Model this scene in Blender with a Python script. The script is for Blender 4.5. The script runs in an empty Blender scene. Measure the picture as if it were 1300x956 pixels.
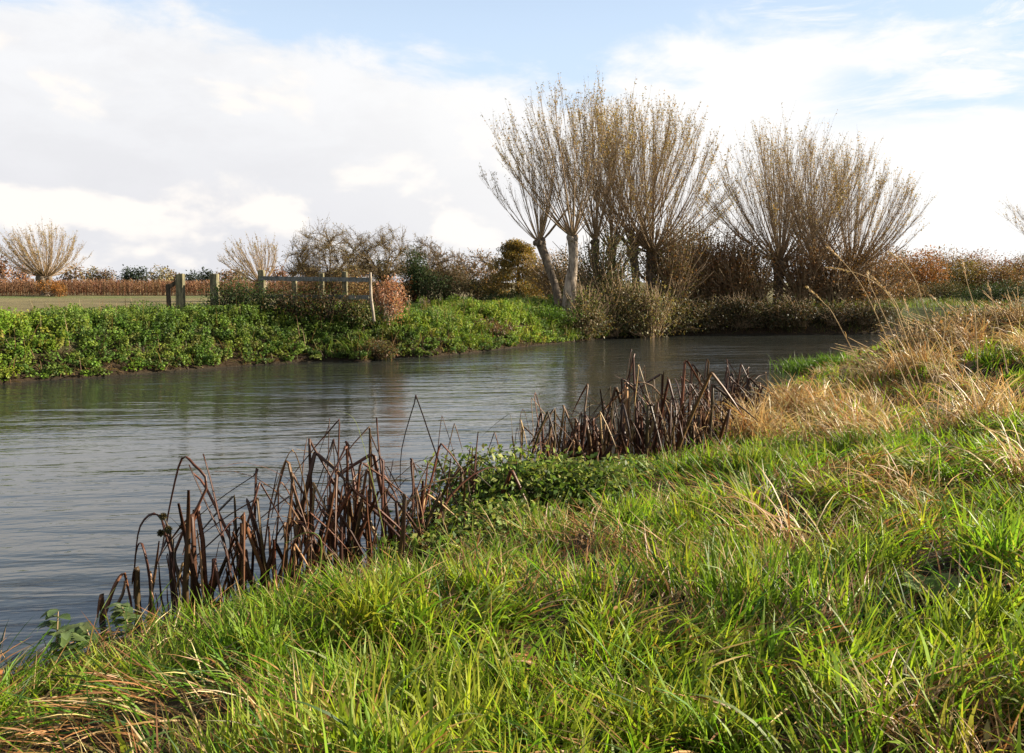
import bpy, math, random
import numpy as np
from mathutils import Vector

random.seed(7)
RNG = np.random.default_rng(11)
scene = bpy.context.scene
COL = scene.collection
PI = math.pi

# ------------------------------------------------------------------ camera
EYE = np.array([0.0, 0.0, 2.0])
FPX = 1060.0                      # focal length in photo pixels (photo 1300 wide)
HORIZON, CU, CV = 358.0, 650.0, 433.0
PITCH = math.atan((CV - HORIZON) / FPX)
cp, sp = math.cos(PITCH), math.sin(PITCH)


def ray(u, v):
    x, y = (u - CU) / FPX, -(v - CV) / FPX
    d = np.array([x, cp + y * sp, -sp + y * cp])
    return d


def at_z(u, v, z=0.0):
    d = ray(u, v)
    t = (z - EYE[2]) / d[2]
    return EYE + d * t


def at_y(u, v, Y):
    d = ray(u, v)
    return EYE + d * (Y / d[1])


cam_d = bpy.data.cameras.new('camera')
cam = bpy.data.objects.new('camera', cam_d)
COL.objects.link(cam)
cam.location = EYE
cam.rotation_euler = (PI / 2 - PITCH, 0, 0)
cam_d.sensor_width = 36.0
cam_d.lens = 36.0 * FPX / 1300.0
cam_d.shift_y = -45.0 / 1300.0
cam_d.clip_start = 0.05
cam_d.clip_end = 6000
scene.camera = cam

# ------------------------------------------------------------------ sun, sky
SUN_AZ = math.radians(76)         # clockwise from the view direction (+Y)
SUN_EL = math.radians(24)
sun_dir = Vector((math.sin(SUN_AZ) * math.cos(SUN_EL), math.cos(SUN_AZ) * math.cos(SUN_EL), math.sin(SUN_EL)))
sd = bpy.data.lights.new('sun', 'SUN')
sd.energy = 5.0
sd.angle = math.radians(0.5)
sd.color = (1.0, 0.88, 0.70)
so = bpy.data.objects.new('sun', sd)
COL.objects.link(so)
so.rotation_euler = sun_dir.to_track_quat('Z', 'Y').to_euler()

world = bpy.data.worlds.new('World')
scene.world = world
world.use_nodes = True
wn = world.node_tree
for n in list(wn.nodes):
    wn.nodes.remove(n)


class NT:
    """small helper to wire node trees"""
    def __init__(self, tree):
        self.t = tree

    def n(self, kind, **kw):
        nd = self.t.nodes.new(kind)
        for k, v in kw.items():
            setattr(nd, k, v)
        return nd

    def link(self, a, b):
        self.t.links.new(a, b)

    def math(self, op, a, b=None, c=None, clamp=False):
        nd = self.n('ShaderNodeMath', operation=op, use_clamp=clamp)
        for i, x in enumerate((a, b, c)):
            if x is None:
                continue
            if isinstance(x, (int, float)):
                nd.inputs[i].default_value = x
            else:
                self.link(x, nd.inputs[i])
        return nd.outputs[0]

    def vmath(self, op, a, b=None, scale=None):
        nd = self.n('ShaderNodeVectorMath', operation=op)
        for i, x in enumerate((a, b)):
            if x is None:
                continue
            if isinstance(x, (tuple, list)):
                nd.inputs[i].default_value = x
            else:
                self.link(x, nd.inputs[i])
        if scale is not None:
            if isinstance(scale, (int, float)):
                nd.inputs['Scale'].default_value = scale
            else:
                self.link(scale, nd.inputs['Scale'])
        return nd

    def noise(self, vec, scale, detail=5, rough=0.55, dist=0.0):
        nd = self.n('ShaderNodeTexNoise')
        if vec is not None:
            self.link(vec, nd.inputs['Vector'])
        nd.inputs['Scale'].default_value = scale
        nd.inputs['Detail'].default_value = detail
        nd.inputs['Roughness'].default_value = rough
        nd.inputs['Distortion'].default_value = dist
        return nd

    def ramp(self, fac, lo, hi, a=0.0, b=1.0, smooth=True):
        nd = self.n('ShaderNodeMapRange')
        nd.interpolation_type = 'SMOOTHSTEP' if smooth else 'LINEAR'
        nd.clamp = True if not smooth else nd.clamp
        self.link(fac, nd.inputs['Value'])
        for k, x in (('From Min', lo), ('From Max', hi), ('To Min', a), ('To Max', b)):
            nd.inputs[k].default_value = x
        return nd.outputs['Result']

    def mix(self, fac, a, b, blend='MIX'):
        nd = self.n('ShaderNodeMix', data_type='RGBA', blend_type=blend)
        if isinstance(fac, (int, float)):
            nd.inputs['Factor'].default_value = fac
        else:
            self.link(fac, nd.inputs['Factor'])
        for key, x in ((6, a), (7, b)):
            if isinstance(x, (tuple, list)):
                nd.inputs[key].default_value = (*x[:3], 1.0)
            else:
                self.link(x, nd.inputs[key])
        return nd.outputs[2]


W = NT(wn)
sky = W.n('ShaderNodeTexSky', sky_type='NISHITA')
sky.sun_disc = False
sky.sun_elevation = SUN_EL
sky.sun_rotation = SUN_AZ
sky.altitude = 0
sky.air_density = 1.0
sky.dust_density = 1.2
sky.ozone_density = 1.3
tc = W.n('ShaderNodeTexCoord')
gen = tc.outputs['Generated']
sep = W.n('ShaderNodeSeparateXYZ')
W.link(gen, sep.inputs[0])
zz = W.math('MAXIMUM', sep.outputs['Z'], 0.0)
den = W.math('ADD', zz, 0.11)
inv = W.math('DIVIDE', 1.0, den)
pl = W.vmath('SCALE', gen, scale=inv).outputs[0]
pl2 = W.vmath('MULTIPLY', pl, (1.0, 1.0, 0.0)).outputs[0]
# big sheets, broken at their upper edge; where that edge lies depends on the compass direction
n_big = W.noise(W.vmath('ADD', pl2, (3.1, 0.7, 0.0)).outputs[0], 0.62, 6, 0.58, 0.3).outputs['Fac']
dvec = W.vmath('MULTIPLY', gen, (1.0, 1.0, 2.3)).outputs[0]
n_edge = W.noise(W.vmath('ADD', dvec, (1.3, 0.2, 0.0)).outputs[0], 7.5, 8, 0.60, 0.25).outputs['Fac']
n_sheet = W.math('ADD', W.math('MULTIPLY', n_big, 0.55), W.math('MULTIPLY', n_edge, 0.45))
zb = W.math('ADD', W.ramp(sep.outputs['X'], -0.55, 0.02, 0.305, 0.232), W.ramp(sep.outputs['X'], 0.0, 0.30, 0.0, 0.030))
dz = W.math('SUBTRACT', zb, sep.outputs['Z'])
el_b = W.ramp(dz, -0.06, 0.07, -0.15, 0.25, smooth=False)
el_c = W.ramp(sep.outputs['Z'], 0.33, 0.46, 0.0, 0.20)
cov = W.math('ADD', W.math('ADD', n_sheet, el_b), el_c)
cover = W.ramp(cov, 0.47, 0.62)
# wisps, upper right
wv = W.vmath('MULTIPLY', gen, (1.0, 1.0, 4.5)).outputs[0]
n_w = W.noise(wv, 5.5, 8, 0.66, 0.6).outputs['Fac']
wm = W.math('MULTIPLY', W.ramp(sep.outputs['X'], 0.16, 0.34), W.ramp(sep.outputs['Z'], 0.17, 0.22))
wisp = W.math('MULTIPLY', W.ramp(n_w, 0.47, 0.66), wm)
gapn = W.noise(W.vmath('ADD', wv, (4.0, 0.0, 0.0)).outputs[0], 4.0, 6, 0.6, 0.4).outputs['Fac']
wm2 = W.math('MULTIPLY', W.ramp(sep.outputs['X'], 0.28, 0.40), W.math('MULTIPLY', W.ramp(sep.outputs['Z'], 0.15, 0.19), W.ramp(sep.outputs['Z'], 0.25, 0.21)))
gap = W.math('MULTIPLY', W.ramp(gapn, 0.40, 0.56), wm2)
cover = W.math('SUBTRACT', cover, W.math('MULTIPLY', gap, 1.0), None, True)
cover = W.math('MAXIMUM', cover, wisp)
# thin blue streaks in the sheet, far left
# cumulus with sunlit crowns and grey bases, low in the sky
pv1 = W.vmath('MULTIPLY', gen, (1.0, 1.0, 2.0)).outputs[0]
puff1 = W.noise(W.vmath('ADD', pv1, (0.3, 0.0, 0.0)).outputs[0], 7.0, 7, 0.50, 0.2).outputs['Fac']
puff2 = W.noise(W.vmath('ADD', pv1, (0.325, 0.0, 0.075)).outputs[0], 7.0, 4, 0.50, 0.2).outputs['Fac']
rel = W.math('SUBTRACT', puff1, puff2)
relief = W.math('MULTIPLY', W.ramp(rel, 0.0, 0.14), W.ramp(puff1, 0.46, 0.58))
sdv = tuple(sun_dir)
dt = W.vmath('DOT_PRODUCT', gen, sdv).outputs['Value']
sunward = W.ramp(dt, -0.05, 0.58)
lo_l = W.ramp(sep.outputs['Z'], 0.06, 0.24)
thick = W.mix(lo_l, (6.1, 6.1, 6.35), (7.0, 7.05, 7.2))
thick = W.mix(W.ramp(n_edge, 0.35, 0.6, 0.35, 0.0), thick, (5.7, 5.7, 5.95))
thick2 = W.mix(relief, thick, (7.7, 7.35, 7.0))
hi_dark = W.ramp(sep.outputs['Z'], 0.50, 0.72)
thick3 = W.mix(hi_dark, thick2, (2.6, 2.9, 3.5))
cl = W.mix(sunward, thick3, (7.75, 7.65, 7.5))
skyb = W.mix(1.0, sky.outputs['Color'], (1.12, 1.12, 1.2), 'MULTIPLY')
skyh = W.mix(W.ramp(sep.outputs['Z'], 0.22, 0.55, 0.88, 0.05), skyb, (5.2, 6.4, 7.9))
final = W.mix(1.0, W.mix(cover, skyh, cl), (0.83, 0.83, 0.83), 'MULTIPLY')
bg = W.n('ShaderNodeBackground')
bg.inputs['Strength'].default_value = 0.05
W.link(final, bg.inputs['Color'])
wo = W.n('ShaderNodeOutputWorld')
W.link(bg.outputs[0], wo.inputs['Surface'])
world.cycles.sampling_method = 'AUTOMATIC'

scene.view_settings.view_transform = 'Standard'
scene.view_settings.look = 'None'
scene.view_settings.gamma = 1
scene.view_settings.exposure = 1.72
scene.cycles.max_bounces = 8
scene.cycles.diffuse_bounces = 3
scene.cycles.transmission_bounces = 4
scene.cycles.transparent_max_bounces = 4
scene.cycles.use_denoising = True

# ------------------------------------------------------------------ materials


def new_mat(name):
    m = bpy.data.materials.new(name)
    m.use_nodes = True
    t = m.node_tree
    for n in list(t.nodes):
        t.nodes.remove(n)
    return m, NT(t)


def leaf_mat(name, trans=0.4, rough=0.5, spec=0.35, gain=(1, 1, 1), tgain=(1.25, 1.3, 0.7)):
    m, T = new_mat(name)
    at = T.n('ShaderNodeAttribute', attribute_name='col')
    geo = T.n('ShaderNodeNewGeometry')
    nz = T.noise(geo.outputs['Position'], 34.0, 3, 0.6).outputs['Fac']
    v = T.ramp(nz, 0.25, 0.75, 0.78, 1.22, smooth=False)
    c0 = T.vmath('SCALE', at.outputs['Color'], scale=v).outputs[0]
    c1 = T.vmath('MULTIPLY', c0, gain).outputs[0]
    p = T.n('ShaderNodeBsdfPrincipled')
    T.link(c1, p.inputs['Base Color'])
    p.inputs['Roughness'].default_value = rough
    p.inputs['Specular IOR Level'].default_value = spec
    tr = T.n('ShaderNodeBsdfTranslucent')
    T.link(T.vmath('MULTIPLY', c0, tgain).outputs[0], tr.inputs['Color'])
    mx = T.n('ShaderNodeMixShader')
    mx.inputs[0].default_value = trans
    T.link(p.outputs[0], mx.inputs[1])
    T.link(tr.outputs[0], mx.inputs[2])
    o = T.n('ShaderNodeOutputMaterial')
    T.link(mx.outputs[0], o.inputs['Surface'])
    return m


def bark_mat(name, a, b, scale=9.0, bump=0.6, rough=0.9, stretch=0.25):
    m, T = new_mat(name)
    tc_ = T.n('ShaderNodeTexCoord')
    st = T.vmath('MULTIPLY', tc_.outputs['Object'], (1.0, 1.0, stretch)).outputs[0]
    n1 = T.noise(st, scale, 6, 0.65, 0.4).outputs['Fac']
    n2 = T.noise(st, scale * 4.5, 4, 0.6).outputs['Fac']
    f = T.math('ADD', T.math('MULTIPLY', n1, 0.65), T.math('MULTIPLY', n2, 0.35))
    c = T.mix(T.ramp(f, 0.38, 0.64), a, b)
    p = T.n('ShaderNodeBsdfPrincipled')
    T.link(c, p.inputs['Base Color'])
    p.inputs['Roughness'].default_value = rough
    p.inputs['Specular IOR Level'].default_value = 0.2
    bp = T.n('ShaderNodeBump')
    bp.inputs['Strength'].default_value = bump
    bp.inputs['Distance'].default_value = 0.03
    T.link(f, bp.inputs['Height'])
    T.link(bp.outputs[0], p.inputs['Normal'])
    o = T.n('ShaderNodeOutputMaterial')
    T.link(p.outputs[0], o.inputs['Surface'])
    return m


M_GRASS = leaf_mat('grass_blade', 0.46, 0.48, 0.16)
M_STRAW = leaf_mat('straw_blade', 0.30, 0.5, 0.28, tgain=(1.1, 1.0, 0.8))
M_LEAF = leaf_mat('leaf_surface', 0.36, 0.55, 0.18)
M_AUTUMN = leaf_mat('autumn_leaf', 0.38, 0.55, 0.3, tgain=(1.2, 1.05, 0.7))
M_FAR = leaf_mat('far_foliage', 0.25, 0.7, 0.15, tgain=(1.1, 1.05, 0.8))
M_REED = leaf_mat('dead_reed', 0.12, 0.5, 0.28, tgain=(1.3, 0.9, 0.6))
M_TWIG = bark_mat('willow_rod', (0.15, 0.10, 0.055), (0.36, 0.26, 0.155), 20, 0.2, 0.75)
M_BARK = bark_mat('willow_bark', (0.055, 0.042, 0.030), (0.21, 0.165, 0.12), 9, 0.9)
M_BARE = bark_mat('bare_wood', (0.085, 0.065, 0.046), (0.38, 0.31, 0.24), 6, 0.8)
M_DARKBARK = bark_mat('dark_bark', (0.03, 0.024, 0.017), (0.10, 0.075, 0.05), 9, 0.6)
M_CROWN = bark_mat('tree_branches', (0.07, 0.05, 0.028), (0.20, 0.145, 0.08), 9, 0.4)
M_TIMBER = bark_mat('weathered_timber', (0.05, 0.048, 0.028), (0.24, 0.21, 0.12), 14, 0.5, 0.9, 0.12)
M_RAIL = bark_mat('grey_rail_timber', (0.075, 0.078, 0.068), (0.19, 0.19, 0.165), 14, 0.5, 0.9, 0.3)
M_STALK = bark_mat('dry_stalk', (0.34, 0.22, 0.10), (0.52, 0.38, 0.20), 14, 0.1)
M_PALE = bark_mat('pale_pole_wood', (0.16, 0.13, 0.095), (0.36, 0.31, 0.24), 14, 0.3)

# ------------------------------------------------------------------ noise


def vnoise(x, y, seed=0):
    xi, yi = np.floor(x).astype(np.int64), np.floor(y).astype(np.int64)
    xf, yf = x - xi, y - yi
    xf, yf = xf * xf * (3 - 2 * xf), yf * yf * (3 - 2 * yf)

    def h(a, b):
        n = (a * 374761393 + b * 668265263 + seed * 974634541) & 0x7fffffff
        n = ((n ^ (n >> 13)) * 1274126177) & 0x7fffffff
        n = n ^ (n >> 16)
        return (n & 0xffff) / 65535.0
    a, b, c, d = h(xi, yi), h(xi + 1, yi), h(xi, yi + 1), h(xi + 1, yi + 1)
    return (a * (1 - xf) + b * xf) * (1 - yf) + (c * (1 - xf) + d * xf) * yf


def fbm(x, y, s, seed=0, o=4):
    x, y = np.asarray(x, float) / s, np.asarray(y, float) / s
    r, a, t = 0, 1.0, 0
    for i in range(o):
        r = r + a * vnoise(x * 2 ** i + 17.3 * i, y * 2 ** i - 9.1 * i, seed + i)
        t += a
        a *= 0.5
    return r / t


def sstep(a, b, x):
    t = np.clip((np.asarray(x, float) - a) / (b - a), 0, 1)
    return t * t * (3 - 2 * t)


# ------------------------------------------------------------------ river outline and ground height


def spline(pts, k=6):
    P = np.array(pts, float)
    P = np.vstack([2 * P[0] - P[1], P, 2 * P[-1] - P[-2]])
    out = []
    for i in range(1, len(P) - 2):
        for t in np.linspace(0, 1, k, endpoint=False):
            a, b, c, d = P[i - 1], P[i], P[i + 1], P[i + 2]
            out.append(0.5 * (2 * b + (c - a) * t + (2 * a - 5 * b + 4 * c - d) * t * t + (3 * b - a - 3 * c + d) * t ** 3))
    out.append(P[-2])
    return np.array(out)


near_px = [(0, 862), (150, 812), (300, 780), (430, 748), (520, 712), (600, 672), (680, 628), (760, 604), (850, 588), (920, 558),
           (962, 530), (1000, 492), (1060, 462), (1122, 441)]
near_pts = [(-60, -55), (-22, -9), (-8, -0.5), (-4.4, 2.6)] + [tuple(at_z(u, v)[:2]) for u, v in near_px] + [(15.0, 28.6), (19.5, 29.2), (30, 29.5), (60, 33)]
far_px = [(0, 487), (200, 473), (330, 463), (430, 458), (462, 460), (490, 455), (560, 452), (640, 443), (700, 437), (730, 434), (800, 428), (900, 425), (1010, 425), (1110, 424)]
far_pts = [(-75, -45), (-34, -2), (-17, 10.6)] + [tuple(at_z(u, v)[:2]) for u, v in far_px] + [(20, 34.0), (30, 36), (60, 40)]
NEAR = spline(near_pts)
FAR = spline(far_pts)
POLY = np.vstack([NEAR, FAR[::-1]])


def dist_poly(x, y, L):
    best = np.full(x.shape, 1e9)
    for a, b in zip(L[:-1], L[1:]):
        d = b - a
        l2 = max(d @ d, 1e-9)
        t = np.clip(((x - a[0]) * d[0] + (y - a[1]) * d[1]) / l2, 0, 1)
        q = (x - a[0] - t * d[0]) ** 2 + (y - a[1] - t * d[1]) ** 2
        np.minimum(best, q, out=best)
    return np.sqrt(best)


def in_poly(x, y, P):
    r = np.zeros(x.shape, bool)
    j = len(P) - 1
    for i in range(len(P)):
        if P[i][1] != P[j][1]:
            c = ((P[i][1] > y) != (P[j][1] > y)) & (x < (P[j][0] - P[i][0]) * (y - P[i][1]) / (P[j][1] - P[i][1]) + P[i][0])
            r ^= c
        j = i
    return r


def land(x, y):
    """(distance to near shore, distance to far shore, in the river, on the near side)"""
    x, y = np.atleast_1d(np.asarray(x, float)), np.atleast_1d(np.asarray(y, float))
    dn, df = dist_poly(x, y, NEAR), dist_poly(x, y, FAR)
    return dn, df, in_poly(x, y, POLY), dn < df


def ground_z(x, y, full=False):
    x, y = np.atleast_1d(np.asarray(x, float)), np.atleast_1d(np.asarray(y, float))
    dn, df, riv, nr = land(x, y)
    lump = (fbm(x, y, 0.55, 3, 3) - 0.5)
    big = (fbm(x, y, 2.4, 8, 3) - 0.5)
    st = 0.16 + 0.10 * sstep(8, 13, y) - 0.07 * sstep(14, 20, y)
    zn = np.where(dn < 4, st * dn, st * 4 + 0.07 * (np.minimum(dn, 7) - 4))
    zn = np.minimum(zn, 0.92 + 0.02 * np.minimum(dn, 10)) + 0.16 * sstep(4.5, 10, dn) * sstep(3, 9, x)
    zn = zn + (lump * 0.36 + big * 0.26) * sstep(0.1, 1.2, dn) + 0.02
    edge = sstep(-0.25, 1.35, df)
    rightness = sstep(3.0, 8.0, x)
    top = 0.97 - 0.05 * rightness
    zf = top * np.maximum(edge - 0.06, 0) / 0.94 + 0.02
    zf = zf - (top - 0.35) * sstep(3.2, 8.5, df) * (1 - 0.3 * rightness)
    zf = zf + big * 0.42 * edge + lump * 0.08 * edge
    far_flat = sstep(6, 12, df)
    zf = zf * (1 - far_flat * 0.0)
    z = np.where(nr, zn, zf)
    zr = -np.minimum(np.minimum(dn, df) * 0.45, 0.7) - 0.02
    z = np.where(riv, zr, z)
    if full:
        return z, dn, df, riv, nr
    return z


# ------------------------------------------------------------------ mesh building


def mesh_obj(name, V, F, mat, col=None, parent=None, smooth=True, loc=None):
    """V (n,3); F: list of int arrays (m,3) or (m,4); col (n,3)"""
    me = bpy.data.meshes.new(name)
    V = np.asarray(V, np.float32)
    F = [np.asarray(f, np.int32) for f in (F if isinstance(F, list) else [F]) if len(f)]
    me.vertices.add(len(V))
    me.vertices.foreach_set('co', V.ravel())
    loops = np.concatenate([f.ravel() for f in F])
    sizes = np.concatenate([np.full(len(f), f.shape[1], np.int32) for f in F])
    starts = np.concatenate([[0], np.cumsum(sizes)[:-1]]).astype(np.int32)
    me.loops.add(len(loops))
    me.loops.foreach_set('vertex_index', loops)
    me.polygons.add(len(sizes))
    me.polygons.foreach_set('loop_start', starts)
    me.polygons.foreach_set('loop_total', sizes)
    me.polygons.foreach_set('use_smooth', np.full(len(sizes), smooth, bool))
    me.update(calc_edges=True)
    if col is not None:
        a = me.color_attributes.new('col', 'FLOAT_COLOR', 'POINT')
        c = np.ones((len(V), 4), np.float32)
        c[:, :3] = col
        a.data.foreach_set('color', c.ravel())
    me.materials.append(mat)
    o = bpy.data.objects.new(name, me)
    COL.objects.link(o)
    if parent is not None:
        o.parent = parent
    if loc is not None:
        o.location = loc
    return o


def thing(name, label, cat, loc, group=None):
    o = bpy.data.objects.new(name, None)
    COL.objects.link(o)
    o.empty_display_size = 0.2
    o.location = loc
    o['label'] = label
    o['category'] = cat
    if group:
        o['group'] = group
    return o


def setting(o, kind, label=None, cat=None):
    o['kind'] = kind
    if label:
        o['label'] = label
    if cat:
        o['category'] = cat
    return o


def norm(a):
    return a / np.maximum(np.linalg.norm(a, axis=-1, keepdims=True), 1e-9)


class Buf:
    """collects vertices, faces and colours of ONE mesh"""
    def __init__(self):
        self.V, self.F4, self.F3, self.C, self.n = [], [], [], [], 0

    def add(self, V, F4=None, F3=None, C=None):
        V = np.asarray(V, float).reshape(-1, 3)
        self.V.append(V)
        if F4 is not None and len(F4):
            self.F4.append(np.asarray(F4) + self.n)
        if F3 is not None and len(F3):
            self.F3.append(np.asarray(F3) + self.n)
        if C is not None:
            C = np.asarray(C, float)
            self.C.append(np.broadcast_to(C, V.shape) if C.ndim == 1 else C)
        self.n += len(V)

    def build(self, name, mat, parent=None, smooth=True):
        V = np.vstack(self.V)
        F = []
        if self.F4:
            F.append(np.vstack(self.F4))
        if self.F3:
            F.append(np.vstack(self.F3))
        return mesh_obj(name, V, F, mat, np.vstack(self.C) if self.C else None, parent, smooth)


def tubes(buf, P, R, S=5, C=None, cap=False):
    """P (N,K,3) polylines, R (N,K) radii"""
    P, R = np.asarray(P, float), np.asarray(R, float)
    N, K, _ = P.shape
    t = np.empty_like(P)
    t[:, 1:-1] = P[:, 2:] - P[:, :-2]
    t[:, 0] = P[:, 1] - P[:, 0]
    t[:, -1] = P[:, -1] - P[:, -2]
    t = norm(t)
    ref = np.zeros((N, 1, 3))
    m = np.abs(norm(P[:, -1] - P[:, 0]))
    ax = np.argmin(m, axis=1)
    ref[np.arange(N), 0, ax] = 1
    a = norm(np.cross(t, np.broadcast_to(ref, t.shape)))
    b = np.cross(t, a)
    th = np.arange(S) * 2 * PI / S
    ring = a[:, :, None, :] * np.cos(th)[None, None, :, None] + b[:, :, None, :] * np.sin(th)[None, None, :, None]
    V = P[:, :, None, :] + ring * R[:, :, None, None]
    idx = np.arange(N * K * S).reshape(N, K, S)
    q = np.stack([idx[:, :-1, :], np.roll(idx[:, :-1, :], -1, 2), np.roll(idx[:, 1:, :], -1, 2), idx[:, 1:, :]], -1).reshape(-1, 4)
    Cc = None
    if C is not None:
        Cc = np.repeat(np.asarray(C, float).reshape(N, 1, 3), K * S, 1).reshape(-1, 3) if np.ndim(C) > 1 else np.asarray(C)
    V = V.reshape(-1, 3)
    f3 = []
    if cap:
        ce = P[:, -1]
        base = len(V)
        V = np.vstack([V, ce])
        for i in range(S):
            f3.append(np.stack([idx[:, -1, i], idx[:, -1, (i + 1) % S], base + np.arange(N)], -1))
        f3 = np.vstack(f3)
    buf.add(V, q, f3, Cc)


def leaves(buf, P, D, Nn, L, Wd, C, fold=0.15):
    """leaf quads: base P, direction D, rough normal Nn"""
    n = len(P)
    D = norm(D)
    side = norm(np.cross(D, Nn))
    up = np.cross(side, D)
    L = np.broadcast_to(L, n)[:, None]
    Wd = np.broadcast_to(Wd, n)[:, None]
    mid = P + D * L * 0.45 + up * (fold * Wd)
    V = np.stack([P, mid + side * Wd * 0.5, P + D * L - up * (fold * L * 0.6), mid - side * Wd * 0.5], 1)
    F = np.arange(n * 4).reshape(n, 4)
    buf.add(V.reshape(-1, 3), F, None, np.repeat(C, 4, 0))


def blades(buf, P, az, L, Wd, t0, curv, C, nseg=4, twist=None, tip=None, power=1.4):
    n = len(P)
    ring = [P.copy()]
    p = P.copy()
    ca, sa = np.cos(az), np.sin(az)
    side0 = np.stack([-sa, ca, np.zeros(n)], -1)
    outs, dirs = [P], []
    for k in range(nseg):
        s = (k + 0.5) / nseg
        ang = t0 + curv * s ** power
        d = np.stack([ca * np.sin(ang), sa * np.sin(ang), np.cos(ang)], -1)
        dirs.append(d)
        p = p + d * (L / nseg)[:, None]
        outs.append(p)
    V = np.empty((n, nseg + 1, 2, 3))
    Cc = np.empty((n, nseg + 1, 2, 3))
    for k in range(nseg + 1):
        s = k / nseg
        d = dirs[min(k, nseg - 1)]
        nm = np.cross(side0, d)
        tw = (twist if twist is not None else 0) * (0.3 + s)
        sd_ = side0 * np.cos(tw)[:, None] + nm * np.sin(tw)[:, None] if twist is not None else side0
        w = Wd * (0.75 + 0.5 * s - 1.2 * s ** 3) * 0.5 if k < nseg else Wd * 0.03
        V[:, k, 0] = outs[k] - sd_ * w[:, None]
        V[:, k, 1] = outs[k] + sd_ * w[:, None]
        cc = C if tip is None else C * (1 - s ** 2) + (C * 0.5 + tip * 0.5) * s ** 2
        Cc[:, k, 0] = cc
        Cc[:, k, 1] = cc
    idx = np.arange(n * (nseg + 1) * 2).reshape(n, nseg + 1, 2)
    q = np.stack([idx[:, :-1, 0], idx[:, :-1, 1], idx[:, 1:, 1], idx[:, 1:, 0]], -1).reshape(-1, 4)
    buf.add(V.reshape(-1, 3), q, None, Cc.reshape(-1, 3))


def pick(cols, n, w=None, jit=0.22):
    cols = np.array(cols, float)
    i = RNG.choice(len(cols), n, p=None if w is None else np.array(w) / np.sum(w))
    c = cols[i] * (1 + (RNG.random((n, 1)) - 0.5) * 2 * jit)
    return c * (1 + (RNG.random((n, 3)) - 0.5) * 0.2)


def rdir(n):
    return norm(RNG.normal(size=(n, 3)))


# ------------------------------------------------------------------ ground sheet


def axis(lo, hi, step, far, g=1.16):
    a = list(np.arange(lo, hi + 1e-6, step))
    s, v = step, hi
    while v < far:
        s *= g
        v += s
        a.append(v)
    s, v = step, lo
    while v > -far:
        s *= g
        v -= s
        a.insert(0, v)
    return np.array(a)


gx, gy = axis(-14, 18, 0.14, 3000), axis(1.0, 34, 0.14, 3000)
X, Y = np.meshgrid(gx, gy)
Z, DN, DF, RIV, NR = ground_z(X.ravel(), Y.ravel(), True)
nxg, nyg = len(gx), len(gy)
idx = np.arange(nxg * nyg).reshape(nyg, nxg)
Fq = np.stack([idx[:-1, :-1], idx[:-1, 1:], idx[1:, 1:], idx[1:, :-1]], -1).reshape(-1, 4)
xs, ys = X.ravel(), Y.ravel()
soil = np.array((0.030, 0.022, 0.014))
litter = np.array((0.075, 0.055, 0.026))
green = np.array((0.045, 0.070, 0.016))
stub = np.array((0.125, 0.105, 0.052))
mead = np.array((0.075, 0.095, 0.030))
nz = fbm(xs, ys, 0.8, 21, 4)[:, None]
near_c = soil * (1 - sstep(0.35, 0.7, nz)) + litter * sstep(0.35, 0.7, nz)
nz2 = fbm(xs, ys, 5.0, 31, 5)[:, None]
fz = stub * (0.75 + 0.5 * nz2) * (1 + 0.16 * np.sin(ys * 2.1 + 0.25 * xs + 2 * nz2[:, 0]))[:, None]
gs = (sstep(80, 83, ys + 1.5 * (fbm(xs, ys, 6, 5) - .5)) * (1 - sstep(94, 97, ys)))[:, None]
fz = fz * (1 - gs) + mead * gs
gfar = sstep(12, 17, DF + 4 * (nz2[:, 0] - .5))[:, None]
far_c = (soil * 0.6 + green * 0.5) * (1 - gfar) + fz * gfar
far_c = far_c * sstep(0.2, 1.2, DF)[:, None] + np.array((0.028, 0.019, 0.011)) * (1 - sstep(0.2, 1.2, DF)[:, None])
rgt = sstep(2, 8, xs - 0.10 * (ys - 30))[:, None] * sstep(2, 4, DF)[:, None]
far_c = far_c * (1 - rgt) + (mead * 0.32 + litter * 0.85) * rgt * (0.6 + 0.8 * nz2)
gc = np.where(NR[:, None], near_c, far_c)
gc = np.where(RIV[:, None], np.array((0.022, 0.020, 0.014)), gc)
mg, T = new_mat('earth_and_turf')
at = T.n('ShaderNodeAttribute', attribute_name='col')
geo = T.n('ShaderNodeNewGeometry')
n1 = T.noise(geo.outputs['Position'], 14.0, 6, 0.7).outputs['Fac']
n2 = T.noise(geo.outputs['Position'], 1.1, 5, 0.6).outputs['Fac']
v = T.math('MULTIPLY', T.ramp(n1, 0.3, 0.7, 0.55, 1.45, False), T.ramp(n2, 0.3, 0.7, 0.75, 1.25, False))
c = T.vmath('SCALE', at.outputs['Color'], scale=v).outputs[0]
p = T.n('ShaderNodeBsdfPrincipled')
T.link(c, p.inputs['Base Color'])
p.inputs['Roughness'].default_value = 0.95
p.inputs['Specular IOR Level'].default_value = 0.1
bp = T.n('ShaderNodeBump')
bp.inputs['Strength'].default_value = 0.7
bp.inputs['Distance'].default_value = 0.04
T.link(n1, bp.inputs['Height'])
T.link(bp.outputs[0], p.inputs['Normal'])
o_ = T.n('ShaderNodeOutputMaterial')
T.link(p.outputs[0], o_.inputs['Surface'])
setting(mesh_obj('ground', np.stack([xs, ys, Z], -1), Fq, mg, gc), 'structure', 'river banks and flat stubble field behind the river', 'ground')

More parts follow.
